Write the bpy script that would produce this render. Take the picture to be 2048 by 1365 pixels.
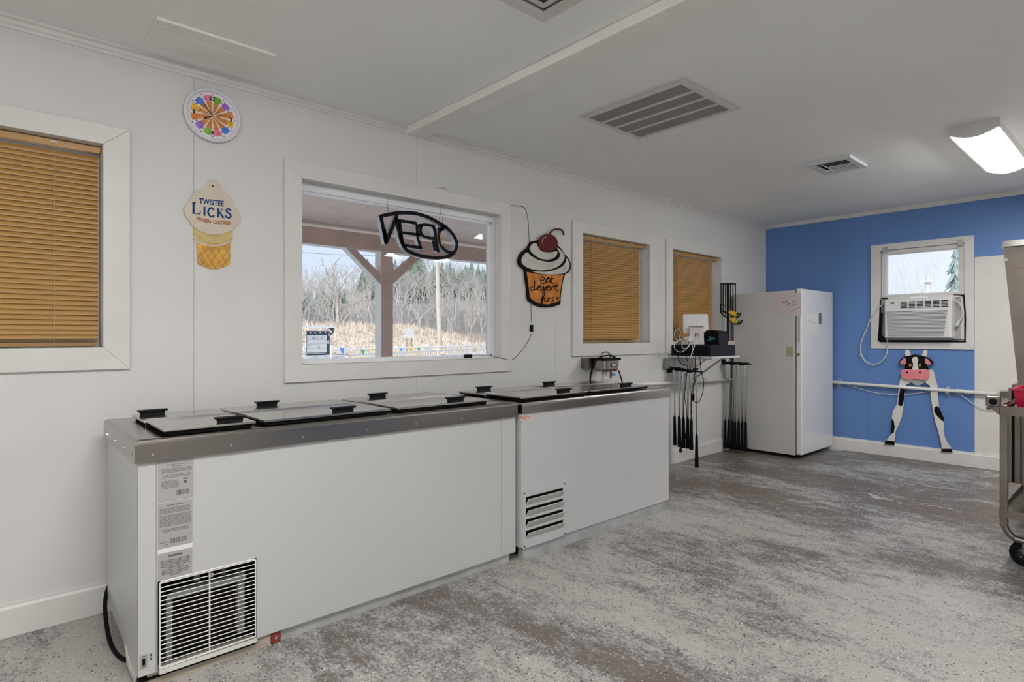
import bpy, math, random
from mathutils import Vector, Matrix
random.seed(7)
sc = bpy.context.scene
for o in list(bpy.data.objects): bpy.data.objects.remove(o)
col = sc.collection
# ------------------------------------------------------------------ camera, world, exposure
H_CAM = 1.25; YAW = 48.0; FPX = 1170.6
cam = bpy.data.cameras.new('camera'); co = bpy.data.objects.new('camera', cam); col.objects.link(co)
co.location = (0, 0, H_CAM); co.rotation_euler = (math.radians(90), 0, math.radians(YAW - 90))
cam.sensor_width = 36; cam.lens = FPX / 2048 * 36; cam.shift_y = -9.5 / 2048; cam.clip_end = 600; cam.clip_start = .05
sc.camera = co
sc.view_settings.view_transform = 'Standard'; sc.view_settings.look = 'None'
sc.view_settings.gamma = 1; sc.view_settings.use_curve_mapping = False; sc.view_settings.exposure = 0.0
LAMP = 50.0
w = bpy.data.worlds.new('World'); sc.world = w; w.use_nodes = True
nt = w.node_tree; nt.nodes.clear()
wo = nt.nodes.new('ShaderNodeOutputWorld'); bg = nt.nodes.new('ShaderNodeBackground'); bg.inputs[1].default_value = 1.25
tc = nt.nodes.new('ShaderNodeTexCoord'); sp = nt.nodes.new('ShaderNodeSeparateXYZ'); ra = nt.nodes.new('ShaderNodeValToRGB')
nz = nt.nodes.new('ShaderNodeTexNoise'); nz.inputs['Scale'].default_value = 3.0; nz.inputs['Detail'].default_value = 5
mpw = nt.nodes.new('ShaderNodeMapping'); mpw.inputs['Scale'].default_value = (1, 1, 3.5)
mx = nt.nodes.new('ShaderNodeMix'); mx.data_type = 'RGBA'
cr = nt.nodes.new('ShaderNodeValToRGB')
cr.color_ramp.elements[0].position = .42; cr.color_ramp.elements[1].position = .66
ra.color_ramp.elements[0].position = 0.0; ra.color_ramp.elements[0].color = (.72, .80, .95, 1)
ra.color_ramp.elements[1].position = .35; ra.color_ramp.elements[1].color = (.50, .63, .92, 1)
L = nt.links.new
L(tc.outputs['Generated'], sp.inputs[0]); L(sp.outputs[2], ra.inputs[0]); L(tc.outputs['Generated'], mpw.inputs[0]); L(mpw.outputs[0], nz.inputs['Vector'])
L(nz.outputs[0], cr.inputs[0]); L(cr.outputs[0], mx.inputs[0]); L(ra.outputs[0], mx.inputs[6]); mx.inputs[7].default_value = (.86, .88, .94, 1)
L(mx.outputs[2], bg.inputs[0]); L(bg.outputs[0], wo.inputs[0])

sl_ = bpy.data.lights.new('sun', 'SUN'); sl_.energy = 3.6; sl_.angle = math.radians(25); sl_.color = (1, .96, .90)
so_ = bpy.data.objects.new('sun', sl_); col.objects.link(so_); so_.rotation_euler = Vector((-.75, -.22, .62)).to_track_quat('Z', 'Y').to_euler()

# ------------------------------------------------------------------ surveying: photo point -> point on a real plane
_a = math.radians(YAW); _C, _S = math.cos(_a), math.sin(_a)
YW, XB, ZC = 3.213, 7.01, 2.58        # window wall, blue wall, ceiling
def ray(u, v): d = u - 1024; return (FPX*_C + d*_S, FPX*_S - d*_C, 673 - v)
def W(u, v, Y=YW): r = ray(u, v); t = Y/r[1]; return (t*r[0], 1.25 + t*r[2])
def B(u, v, X=XB): r = ray(u, v); t = X/r[0]; return (t*r[1], 1.25 + t*r[2])
def xat(u, y): r = ray(u, 0); return y*r[0]/r[1]
def yat(u, x): r = ray(u, 0); return x*r[1]/r[0]

# ------------------------------------------------------------------ materials
MATS = {}
def mat(name, c, rough=.5, metal=0, var=.06, vs=6, bump=0, bs=80, spec=.5, coat=0, stretch=(1,1,1), emit=None, rv=0):
    m = bpy.data.materials.new(name); m.use_nodes = True; n = m.node_tree.nodes; l = m.node_tree.links.new
    p = n['Principled BSDF']; p.inputs['Roughness'].default_value = rough; p.inputs['Metallic'].default_value = metal
    p.inputs['Specular IOR Level'].default_value = spec; p.inputs['Coat Weight'].default_value = coat
    t = n.new('ShaderNodeTexCoord'); mp = n.new('ShaderNodeMapping'); mp.inputs['Scale'].default_value = stretch
    l(t.outputs['Object'], mp.inputs[0])
    a = n.new('ShaderNodeTexNoise'); a.inputs['Scale'].default_value = vs; a.inputs['Detail'].default_value = 5; l(mp.outputs[0], a.inputs['Vector'])
    r = n.new('ShaderNodeValToRGB'); r.color_ramp.elements[0].position = .3; r.color_ramp.elements[1].position = .7
    r.color_ramp.elements[0].color = tuple(max(0, x*(1-var)) for x in c)+(1,); r.color_ramp.elements[1].color = tuple(min(1, x*(1+var)) for x in c)+(1,)
    l(a.outputs[0], r.inputs[0]); l(r.outputs[0], p.inputs['Base Color'])
    if rv:
        q = n.new('ShaderNodeMapRange'); q.inputs[3].default_value = rough-rv; q.inputs[4].default_value = rough+rv; q.inputs[1].default_value=.3; q.inputs[2].default_value=.7
        l(a.outputs[0], q.inputs[0]); l(q.outputs[0], p.inputs['Roughness'])
    if bump:
        b = n.new('ShaderNodeBump'); b.inputs['Strength'].default_value = bump; b.inputs['Distance'].default_value = .01
        k = n.new('ShaderNodeTexNoise'); k.inputs['Scale'].default_value = bs; l(mp.outputs[0], k.inputs['Vector']); l(k.outputs[0], b.inputs['Height']); l(b.outputs[0], p.inputs['Normal'])
    if emit: p.inputs['Emission Color'].default_value = (1, .985, .96, 1); p.inputs['Emission Strength'].default_value = emit
    MATS[name] = m; return m
wallw = mat('white_wall_paint', (.665,.66,.648), .55, var=.025, vs=2, bump=.05, bs=60)
trimw = mat('white_trim_paint', (.68,.67,.65), .42, var=.04, vs=5, bump=.05, bs=30)
ceilm = mat('ceiling_paint', (.87,.885,.87), .6, var=.03, vs=1.2, bump=.06, bs=25)
frp = mat('white_wall_board', (.72,.69,.66), .5, var=.02)
blue = mat('blue_wall_paint', (.115,.235,.53), .5, var=.06, vs=1.5, bump=.05, bs=40)
enamel = mat('white_enamel', (.48,.485,.475), .32, var=.02, vs=2, coat=.2, bump=.015, bs=3)
enamel2 = mat('grey_enamel', (.50,.50,.51), .35, var=.02, vs=2, bump=.02, bs=3)
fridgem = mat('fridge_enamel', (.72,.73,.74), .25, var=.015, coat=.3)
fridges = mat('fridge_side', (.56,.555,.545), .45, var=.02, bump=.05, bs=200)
steel = mat('brushed_steel', (.31,.29,.27), .2, metal=1, var=.06, vs=5, stretch=(.3,1,1), rv=.03)
beamp = mat('beam_paint', (.84,.83,.80), .55, var=.03, vs=4)
steel3 = mat('bright_rim_steel', (.46,.45,.45), .24, metal=1, var=.08, vs=5, stretch=(.3,1,1), rv=.04)
steel2 = mat('lid_steel', (.50,.48,.46), .17, metal=1, var=.08, vs=5, stretch=(.4,1,1), rv=.04)
steeld = mat('worn_steel', (.23,.205,.18), .38, metal=1, var=.15, vs=6, rv=.08)
chrome = mat('chrome', (.75,.75,.77), .14, metal=1, var=.03)
galv = mat('galvanised_base', (.42,.43,.43), .5, metal=.3, var=.15, vs=9)
black = mat('black_plastic', (.006,.006,.007), .5, var=.2, spec=.12)
blackr = mat('black_rubber', (.007,.007,.008), .8, var=.2, spec=.1)
darkbox = mat('charcoal_metal', (.016,.018,.026), .5, var=.1, spec=.2)
tan = mat('tan_blind', (.44,.245,.07), .38, var=.07, vs=3)
tand = mat('dark_tan_blind', (.33,.19,.065), .4, var=.08)
cordw = mat('white_cord', (.62,.61,.57), .5)
pvc = mat('white_pvc', (.72,.71,.68), .3, var=.03)
vinyl = mat('white_vinyl', (.80,.81,.83), .3, var=.02)
wood = mat('raw_wood', (.36,.31,.25), .7, var=.25, vs=8, stretch=(1,8,8), bump=.2)
greyp = mat('grey_plastic', (.20,.20,.19), .45)
darkm = mat('dark_interior', (.006,.005,.005), .9, var=.5, vs=20, spec=.05)
frameg = mat('grey_green_metal', (.22,.24,.21), .5)
paper = mat('paper_label', (.36,.34,.335), .6, var=.03)
paper2 = mat('white_paper', (.70,.68,.69), .6, var=.02)
paperp = mat('pink_white_paper', (.58,.53,.53), .6, var=.02)
ink = mat('black_ink', (.015,.015,.015), .7, spec=.1)
inkg = mat('grey_ink', (.10,.097,.094), .7, spec=.1)
inkr = mat('maroon_ink', (.30,.04,.08), .6)
cream = mat('cream_enamel', (.60,.52,.42), .4, var=.08, vs=14)
creamy = mat('mustard_band', (.56,.42,.16), .45, var=.15, vs=40)
waffle = mat('waffle_orange', (.66,.35,.05), .45, var=.3, vs=14)
wafflel = mat('waffle_line', (.30,.14,.02), .5)
navy = mat('navy_print', (.010,.05,.19), .6, var=.3, vs=60, spec=.15)
brownp = mat('brown_print', (.36,.11,.03), .6, spec=.15)
cherry = mat('cherry_maroon', (.115,.014,.016), .55, var=.1, spec=.15)
frost = mat('frosting', (.56,.54,.48), .5, var=.22, vs=22)
cupo = mat('cup_orange', (.58,.20,.03), .5, var=.35, vs=11, spec=.25)
cupb = mat('cup_black', (.006,.005,.005), .6, spec=.1)
cowp = mat('cow_pink', (.78,.24,.28), .4, var=.04)
coww = mat('cow_white', (.70,.68,.64), .4, var=.04)
cowb = mat('cow_black', (.006,.006,.007), .6, spec=.1)
cowy = mat('cow_yellow', (.60,.33,.04), .4)
redb = mat('red_basket', (.50,.008,.05), .3)
redd = mat('dark_red_plastic', (.16,.006,.02), .3)
yel = mat('yellow_plastic', (.60,.36,.015), .4)
diff = mat('lamp_diffuser', (.9,.9,.9), .4, emit=LAMP)
dgreen = mat('dark_display', (.10,.16,.15), .3)
foam = mat('white_foam', (.80,.82,.85), .8)
rust = mat('red_caster', (.22,.03,.02), .5)
clockp = mat('clock_rim', (.74,.72,.80), .25, var=.02)
silver = mat('silver_edge', (.42,.45,.50), .35, metal=.4)
# outdoors
porchb = mat('porch_pink_brown', (.66,.47,.40), .7, var=.12, vs=4, bump=.1, bs=30)
porchc = mat('porch_ceiling', (.86,.72,.64), .7, var=.06)
porchw = mat('porch_white', (.78,.77,.74), .6)
asphalt = mat('pale_asphalt', (.60,.59,.58), .9, var=.12, vs=3)
gravel = mat('gravel', (.60,.60,.58), .9, var=.3, vs=5)
dryg = mat('dry_grass', (.66,.54,.42), .9, var=.3, vs=1.2)
dryg2 = mat('dry_grass_blades', (.76,.65,.53), .9, var=.3, vs=.8)
hillm = mat('bare_wood_hill', (.36,.335,.30), 1, var=.3, vs=.25, stretch=(1,1,.3))  # distance haze lightened into this colour, also into twig and the pines below
bark = mat('grey_bark', (.36,.32,.29), .9, var=.25, vs=1)
barkl = mat('pale_bark', (.46,.41,.36), .9, var=.3, vs=3)
twig = mat('twig', (.52,.48,.44), .9, var=.2)
pine = mat('pine_green', (.22,.31,.20), .9, var=.4, vs=.8)
pine2 = mat('blue_green_conifer', (.24,.36,.31), .9, var=.3, vs=.8)
pole_w = mat('weathered_pole', (.60,.54,.46), .8, var=.12, vs=2)
navyb = mat('slate_blue_board', (.04,.07,.10), .6)
flagb = mat('flag_blue', (.08,.28,.70), .6); flagg = mat('flag_green', (.04,.42,.20), .6); flagy = mat('flag_yellow', (.85,.55,.05), .6)
def glass():
    m = bpy.data.materials.new('window_glass'); m.use_nodes = True; n = m.node_tree.nodes; l = m.node_tree.links.new
    n.remove(n['Principled BSDF']); t = n.new('ShaderNodeBsdfTransparent'); g = n.new('ShaderNodeBsdfGlossy'); g.inputs['Roughness'].default_value = .02
    t.inputs[0].default_value = (.95,.965,.96,1)
    x = n.new('ShaderNodeMixShader'); f = n.new('ShaderNodeLayerWeight'); f.inputs[0].default_value = .12
    q = n.new('ShaderNodeMath'); q.operation = 'MULTIPLY_ADD'; q.inputs[1].default_value = .5; q.inputs[2].default_value = .022
    l(f.outputs['Fresnel'], q.inputs[0]); l(q.outputs[0], x.inputs[0]); l(t.outputs[0], x.inputs[1]); l(g.outputs[0], x.inputs[2])
    l(x.outputs[0], n['Material Output'].inputs[0]); return m
glassm = glass()
def floormat():
    m = bpy.data.materials.new('worn_epoxy_floor'); m.use_nodes = True; n = m.node_tree.nodes; l = m.node_tree.links.new
    p = n['Principled BSDF']; t = n.new('ShaderNodeTexCoord')
    def noise(scale, st, det=6, rgh=.6, dist=0, rot=0):
        mp = n.new('ShaderNodeMapping'); mp.inputs['Scale'].default_value = st; mp.inputs['Rotation'].default_value = (0,0,rot); l(t.outputs['Object'], mp.inputs[0])
        a = n.new('ShaderNodeTexNoise'); a.inputs['Scale'].default_value = scale; a.inputs['Detail'].default_value = det; a.inputs['Roughness'].default_value = rgh
        a.inputs['Distortion'].default_value = dist; l(mp.outputs[0], a.inputs['Vector']); return a.outputs[0]
    def math_(op, a, b, c=None):
        q = n.new('ShaderNodeMath'); q.operation = op
        for i, x in enumerate((a, b) if c is None else (a, b, c)):
            if isinstance(x, (int, float)): q.inputs[i].default_value = x
            else: l(x, q.inputs[i])
        return q.outputs[0]
    def ramp(f, a, b):
        q = n.new('ShaderNodeMapRange'); q.inputs[1].default_value = a; q.inputs[2].default_value = b; l(f, q.inputs[0]); return q.outputs[0]
    def mix(f, a, b):
        q = n.new('ShaderNodeMix'); q.data_type = 'RGBA'; l(f, q.inputs[0])
        for i, x in ((6, a), (7, b)):
            if isinstance(x, tuple): q.inputs[i].default_value = x+(1,)
            else: l(x, q.inputs[i])
        return q.outputs[2]
    sep = n.new('ShaderNodeSeparateXYZ'); l(t.outputs['Object'], sep.inputs[0])
    worn = ramp(sep.outputs[0], .4, 2.6)                    # the far end is the more trodden part
    big = noise(.95, (1.3,.55,1), 5, .62, .4, .12)
    fine = noise(13, (1.3,.75,1), 8, .78, .3, .12)
    mid = noise(3.6, (1.4,.55,1), 7, .7, .8, .12)
    grain = noise(75, (1,.7,1), 4, .7)
    s = math_('ADD', math_('MULTIPLY', big, 1.1), math_('ADD', math_('MULTIPLY', fine, .75), math_('MULTIPLY', mid, .6)))
    s = math_('ADD', s, math_('MULTIPLY', grain, .75))
    s = math_('ADD', math_('MULTIPLY', worn, .19), math_('SUBTRACT', s, .015))                  # mean 1.6 (+.13)
    base = mix(noise(1.1, (1,1,1), 4), (.33,.31,.28), (.46,.44,.415))
    c1 = mix(ramp(s, 1.53, 1.64), base, (.27,.265,.26))
    c2 = mix(ramp(s, 1.64, 1.76), c1, (.135,.118,.108))
    brown = mix(noise(2, (1.2,.5,1), 3), (.19,.135,.10), (.11,.10,.098))
    c2 = mix(ramp(s, 1.76, 1.86), c2, brown)
    w2 = noise(1.3, (1.5,.5,1), 4); w3 = noise(22, (1,.6,1), 6, .8)
    white = ramp(math_('ADD', math_('MULTIPLY', w2, 1.2), math_('MULTIPLY', w3, .8)), 1.13, 1.20)
    c3 = mix(math_('MULTIPLY', math_('MULTIPLY', white, worn), .6), c2, (.66,.66,.66))
    def specks(sc_, th, dens, seed):
        v = n.new('ShaderNodeTexVoronoi'); v.inputs['Scale'].default_value = sc_
        mp = n.new('ShaderNodeMapping'); mp.inputs['Location'].default_value = (seed,seed,0); l(t.outputs['Object'], mp.inputs[0]); l(mp.outputs[0], v.inputs['Vector'])
        s2 = n.new('ShaderNodeSeparateColor'); l(v.outputs['Color'], s2.inputs[0])
        return math_('MULTIPLY', math_('LESS_THAN', v.outputs['Distance'], th), math_('LESS_THAN', s2.outputs[0], dens))
    c4 = mix(specks(120, .33, .16, 0), c3, (.07,.06,.055))
    c5 = mix(specks(110, .26, .10, 3.3), c4, (.78,.76,.70))
    c6 = mix(specks(62, .28, .11, 7.7), c5, (.05,.045,.04))
    l(c6, p.inputs['Base Color'])
    l(math_('MULTIPLY_ADD', fine, .3, .28), p.inputs['Roughness']); p.inputs['Specular IOR Level'].default_value = .4
    b = n.new('ShaderNodeBump'); b.inputs['Strength'].default_value = .15; b.inputs['Distance'].default_value = .004; l(fine, b.inputs['Height']); l(b.outputs[0], p.inputs['Normal'])
    return m
floorm = floormat()

# ------------------------------------------------------------------ mesh builder
class Fr:      # a plane in the room: origin, right, up; out = towards the viewer
    def __init__(s, o, r, u): s.o = Vector(o); s.r = Vector(r); s.u = Vector(u); s.n = s.r.cross(s.u)
    def p(s, a, b, d=0): return s.o + s.r*a + s.u*b + s.n*d
def wallF(y=YW): return Fr((0,y,0), (1,0,0), (0,0,1))          # a=x b=z, out=-y
class FarF:                                                      # a=y b=z, out=-x
    def __init__(s, x=XB): s.x = x
    def p(s, a, b, d=0): return Vector((s.x-d, a, b))
class SideF(FarF): pass
class MB:
    def __init__(s): s.v = []; s.f = []; s.m = []; s.k = 0
    def mi(s, i): s.k = i; return s
    def add(s, vs, fs):
        n = len(s.v); s.v += [tuple(x) for x in vs]; s.f += [tuple(n+i for i in f) for f in fs]; s.m += [s.k]*len(fs); return s
    def box(s, x0,x1,y0,y1,z0,z1):
        return s.add([(x0,y0,z0),(x1,y0,z0),(x1,y1,z0),(x0,y1,z0),(x0,y0,z1),(x1,y0,z1),(x1,y1,z1),(x0,y1,z1)],
                     [(0,3,2,1),(4,5,6,7),(0,1,5,4),(1,2,6,5),(2,3,7,6),(3,0,4,7)])
    def hull(s, bottom, top):    # two matching loops
        n = len(bottom); return s.add(list(bottom)+list(top), [tuple(range(n))[::-1], tuple(range(n,2*n))]+[(i,(i+1)%n,n+(i+1)%n,n+i) for i in range(n)])
    def prism(s, poly, fr, d0, d1): return s.hull([fr.p(a,b,d0) for a,b in poly], [fr.p(a,b,d1) for a,b in poly])
    def rect(s, fr, a0,a1,b0,b1,d0,d1): return s.prism([(a0,b0),(a1,b0),(a1,b1),(a0,b1)], fr, d0, d1)
    def disc(s, fr, a, b, r, d0, d1, n=24, rb=None): return s.prism([(a+r*math.cos(2*math.pi*i/n), b+(rb or r)*math.sin(2*math.pi*i/n)) for i in range(n)], fr, d0, d1)
    def tube(s, pts, r, n=6, cap=True):
        pts = [Vector(p) for p in pts]; rs = r if isinstance(r, (list,tuple)) else [r]*len(pts); rings = []; up = None
        for i, p in enumerate(pts):
            d = (pts[min(i+1,len(pts)-1)]-pts[max(i-1,0)])
            if d.length < 1e-9: d = Vector((0,0,1))
            d.normalize()
            if up is None: up = Vector((0,0,1)) if abs(d.z) < .9 else Vector((1,0,0))
            a = d.cross(up)
            if a.length < 1e-4: a = d.cross(Vector((0,1,0)))
            a.normalize(); b = a.cross(d).normalized(); up = b
            rings.append([p + a*rs[i]*math.cos(2*math.pi*k/n) + b*rs[i]*math.sin(2*math.pi*k/n) for k in range(n)])
        vs = [q for g in rings for q in g]; fs = []
        for i in range(len(pts)-1):
            for k in range(n): fs.append((i*n+k, i*n+(k+1)%n, (i+1)*n+(k+1)%n, (i+1)*n+k))
        if cap: fs += [tuple(range(n))[::-1], tuple((len(pts)-1)*n+k for k in range(n))]
        return s.add(vs, fs)
    def cyl(s, a, b, r, n=12, r2=None): return s.tube([a, b], [r, r if r2 is None else r2], n)
    def ribbon(s, pts, wd, fr, d0, d1, smooth_=True, cap=True):
        if smooth_: pts = cat(pts, 5)
        P = [Vector((a,b)) for a,b in pts]; N = len(P); ws = wd if isinstance(wd, list) else [wd]*N
        if isinstance(wd, list) and len(wd) != N: ws = [wd[0]+(wd[-1]-wd[0])*i/(N-1) for i in range(N)]
        lf, rt = [], []
        for i in range(N):
            d = P[min(i+1,N-1)]-P[max(i-1,0)]
            if d.length < 1e-9: d = Vector((1,0))
            d.normalize(); q = Vector((-d.y, d.x))*ws[i]/2; lf.append(P[i]+q); rt.append(P[i]-q)
        vs = []
        for i in range(N): vs += [fr.p(lf[i].x,lf[i].y,d1), fr.p(rt[i].x,rt[i].y,d1), fr.p(lf[i].x,lf[i].y,d0), fr.p(rt[i].x,rt[i].y,d0)]
        fs = []
        for i in range(N-1):
            a, b = i*4, i*4+4
            fs += [(a,b,b+1,a+1), (a+2,a+3,b+3,b+2), (a,a+2,b+2,b), (a+1,b+1,b+3,a+3)]
        fs += [(0,1,3,2), (N*4-4,N*4-2,N*4-1,N*4-3)]
        s.add(vs, fs)
        if cap:
            for i in (0, N-1): s.disc(fr, P[i].x, P[i].y, ws[i]/2, d0, d1-.00002, 8)
        return s
    def holes(s, fr, a0,a1,b0,b1, hs, d0, d1):   # flat slab with rectangular openings
        A = sorted({a0,a1}|{min(max(x,a0),a1) for h in hs for x in h[:2]}); Bz = sorted({b0,b1}|{min(max(x,b0),b1) for h in hs for x in h[2:]})
        for i in range(len(A)-1):
            for j in range(len(Bz)-1):
                ca, cb = (A[i]+A[i+1])/2, (Bz[j]+Bz[j+1])/2
                if any(h[0] < ca < h[1] and h[2] < cb < h[3] for h in hs): continue
                q = [(A[i],Bz[j]),(A[i+1],Bz[j]),(A[i+1],Bz[j+1]),(A[i],Bz[j+1])]
                s.add([fr.p(a,b,d1) for a,b in q]+[fr.p(a,b,d0) for a,b in q], [(0,1,2,3),(7,6,5,4)])
        def solid(i,j):
            if i < 0 or j < 0 or i >= len(A)-1 or j >= len(Bz)-1: return False
            ca, cb = (A[i]+A[i+1])/2, (Bz[j]+Bz[j+1])/2
            return not any(h[0] < ca < h[1] and h[2] < cb < h[3] for h in hs)
        for i in range(len(A)-1):
            for j in range(len(Bz)-1):
                if not solid(i,j): continue
                for di,dj,e,g in ((-1,0,(A[i],Bz[j]),(A[i],Bz[j+1])),(1,0,(A[i+1],Bz[j]),(A[i+1],Bz[j+1])),(0,-1,(A[i],Bz[j]),(A[i+1],Bz[j])),(0,1,(A[i],Bz[j+1]),(A[i+1],Bz[j+1]))):
                    if not solid(i+di,j+dj): s.add([fr.p(*e,d0), fr.p(*g,d0), fr.p(*g,d1), fr.p(*e,d1)], [(0,1,2,3)])
        return s
    def text(s, body, fr, a, b, h, width=None, d0=.0005, d1=.001, off=0, align='l', slope=0, shear=0):
        cu = bpy.data.curves.new('t', 'FONT'); cu.body = body; cu.size = 1; cu.offset = off; cu.resolution_u = 2; cu.shear = shear
        ob = bpy.data.objects.new('t', cu); col.objects.link(ob); dg = bpy.context.evaluated_depsgraph_get()
        me = bpy.data.meshes.new_from_object(ob.evaluated_get(dg)); vs = [v.co.copy() for v in me.vertices]; fs = [tuple(p.vertices) for p in me.polygons]
        bpy.data.objects.remove(ob); bpy.data.curves.remove(cu); bpy.data.meshes.remove(me)
        if not vs: return s
        x0, x1 = min(v.x for v in vs), max(v.x for v in vs); y0 = min(v.y for v in vs); y1 = max(v.y for v in vs)
        k = h/(y1-y0); kx = (width/(x1-x0)) if width else k; sg = -1 if isinstance(fr, FarF) else 1
        ox = {'l': 0, 'c': -(x1-x0)*kx/2, 'r': -(x1-x0)*kx}[align]
        return s.add([fr.p(a+sg*(ox+(v.x-x0)*kx), b+(v.y-y0)*k+slope*(ox+(v.x-x0)*kx), d1) for v in vs], fs)
    def build(s, name, mats, parent=None, smooth=False, bevel=0, label=None, kind=None, local=False):
        if not isinstance(mats, (list,tuple)): mats = [mats]
        if parent is None: off = Vector(s.origin())
        else: off = Vector((0,0,0)) if local else Vector(OFF.get(parent.name, (0,0,0)))
        me = bpy.data.meshes.new(name); me.from_pydata([(v[0]-off.x, v[1]-off.y, v[2]-off.z) for v in s.v], [], s.f)
        for m in mats: me.materials.append(m)
        for p, i in zip(me.polygons, s.m): p.material_index = min(i, len(mats)-1); p.use_smooth = smooth
        me.validate(); me.update()
        import bmesh
        bm = bmesh.new(); bm.from_mesh(me); bmesh.ops.recalc_face_normals(bm, faces=bm.faces); bm.to_mesh(me); bm.free()
        o = bpy.data.objects.new(name, me); col.objects.link(o)
        if parent is None: o.location = off; OFF[o.name] = off
        else: o.parent = parent; OFF[o.name] = off
        if bevel:
            b = o.modifiers.new('bevel', 'BEVEL'); b.width = bevel; b.segments = 2; b.limit_method = 'ANGLE'
        if label: o['label'] = label
        if kind: o['kind'] = kind
        return o
    def origin(s):
        xs, ys, zs = zip(*s.v); return ((min(xs)+max(xs))/2, (min(ys)+max(ys))/2, min(zs))
OFF = {}
def cat(pts, n=6):
    if len(pts) < 3: return pts
    dim = len(pts[0]); P = [pts[0]]+list(pts)+[pts[-1]]; out = []
    for i in range(1, len(P)-2):
        for k in range(n):
            t = k/n; q = []
            for d in range(dim):
                a,b,c,e = P[i-1][d],P[i][d],P[i+1][d],P[i+2][d]
                q.append(.5*((2*b)+(-a+c)*t+(2*a-5*b+4*c-e)*t*t+(-a+3*b-3*c+e)*t**3))
            out.append(tuple(q))
    out.append(tuple(pts[-1])); return out
def thing(name, label, cate, loc=(0,0,0), rz=0, group=None, kind=None):
    o = bpy.data.objects.new(name, None); col.objects.link(o); o.location = loc; o.rotation_euler = (0,0,rz); o.empty_display_size = .1
    if label: o['label'] = label
    if cate: o['category'] = cate
    if group: o['group'] = group
    if kind: o['kind'] = kind
    OFF[o.name] = Vector(loc); return o
def tag(o, label, cate, group=None, kind=None):
    o['label'] = label; o['category'] = cate
    if group: o['group'] = group
    if kind: o['kind'] = kind
    return o
def dup(o, loc=None, parent=None):
    c = o.copy(); col.objects.link(c)
    if parent is not None: c.parent = parent
    if loc is not None: c.location = loc
    OFF[c.name] = OFF.get(o.name, Vector((0,0,0)))
    for ch in [x for x in list(o.children)]: dup(ch, None, c)
    return c
WF = wallF(); BF = FarF()
def Z(ox, oy, k, f=W, pl=None):
    return (lambda X, Y: f(ox+X*k, oy+Y*k)) if pl is None else (lambda X, Y: f(ox+X*k, oy+Y*k, pl))
def TR(z, pts): return [z(*p) for p in pts]

# ------------------------------------------------------------------ room shell
XL, YR = -2.2, -2.8
MB().box(XL,XB+.15,YR,YW+.16,-.12,0).build('floor', floorm, kind='structure')
MB().box(XL-.15,XB+.15,YR-.15,YW+.16,ZC,ZC+.12).build('ceiling', ceilm, kind='structure')
WIN = [(-.55,.396,1.20,2.118),(1.31,2.773,1.09,2.128),(3.667,4.61,1.19,2.104),(4.994,5.935,1.20,2.104)]
wl = thing('wall_left', None, None, (0,YW,0), kind='structure')
MB().holes(Fr((0,YW+.006,0),(1,0,0),(0,0,1)), XL,XB+.15,0,ZC, WIN, -.15, 0).build('wall_core', wallw, wl)
xs = [XL,-.52,.77,2.065,3.351,4.64,5.93,XB]
for a, b in zip(xs[:-1], xs[1:]):
    MB().holes(WF, a+.0007, b-.0007, 0, ZC, [h for h in WIN if h[0] < b and h[1] > a], -.0055, 0).build('wall_panel', wallw, wl)
wf = thing('wall_far', None, None, (XB,0,0), kind='structure')
W5 = (1.269,1.98,1.192,2.150)
MB().holes(BF, YR,YW,0,ZC, [W5], -.15, -.006).build('wall_core', wallw, wf)
MB().rect(BF, 2.1085,YW,0,ZC,-.0055,0).build('wall_panel', blue, wf, label='blue painted wall panel')
MB().holes(BF, 1.196,2.1055,0,ZC,[W5],-.0055,0).build('wall_panel', blue, wf, label='blue painted wall panel')
MB().rect(BF, YR,1.1955,2.0045,ZC,-.0055,0).build('wall_panel', blue, wf, label='blue painted band above the white board')
MB().rect(BF, -.02,1.1945,0,2.003,-.0055,.001).build('wall_panel', frp, wf, label='plain white wall board')
MB().rect(BF, YR,-.022,0,2.003,-.0055,.001).build('wall_panel', frp, wf, label='plain white wall board')
m = MB()
for z in (.35,.62,.9,1.18,1.46,1.74): m.disc(BF, 1.175, z, .005, .0005, .002, 6)
m.build('wall_screw', galv, wf, kind='stuff')
MB().box(XL,XB,YR-.15,YR,0,ZC).build('wall_right', wallw, kind='structure')
pp = thing('trim_5', None, None, (3.4,YR,0), kind='structure')
MB().box(2.6,4.5,YR,YR+.012,.1,1.5).build('wall_panel', blue, pp)
MB().box(XL-.15,XL,YR-.15,YW+.16,0,ZC).build('wall_near', wallw, kind='structure')
# skirting and crown
def profile_x(prof, x0, x1, name, y=YW, m_=trimw):   # profile (depth from wall, z) along x
    lo = [(x0, y-d, z) for d, z in prof]; hi = [(x1, y-d, z) for d, z in prof]
    return MB().hull(lo, hi).build(name, m_, kind='structure')
def profile_y(prof, y0, y1, name, x=XB, m_=trimw):
    return MB().hull([(x-d, y0, z) for d, z in prof], [(x-d, y1, z) for d, z in prof]).build(name, m_, kind='structure')
bp = [(0,.001),(.016,.001),(.016,.118),(.010,.128),(.010,.138),(0,.14)]
profile_x(bp, XL, XB, 'baseboard_left'); profile_y(bp, YR, YW, 'baseboard_far')
cp = [(0,2.533),(.008,2.533),(.010,2.545),(.018,2.551),(.020,2.565),(.034,2.571),(.036,2.5795),(0,2.5795)]
profile_x(cp, XL, 1.98, 'trim_1'); profile_x(cp, 2.13, XB, 'trim_2')
profile_y([(0,2.540),(.010,2.540),(.016,2.556),(.028,2.572),(.030,2.5795),(0,2.5795)], YR, YW-.02, 'trim_3')
MB().box(XB-.02,XB-.001,YW-.012,YW-.0005,.14,2.533).build('trim_6', trimw, kind='structure')
MB().box(1.98,2.13,YR+.001,YW-.001,2.532,2.5795).build('trim_4', beamp, kind='structure', bevel=.006)
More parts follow.
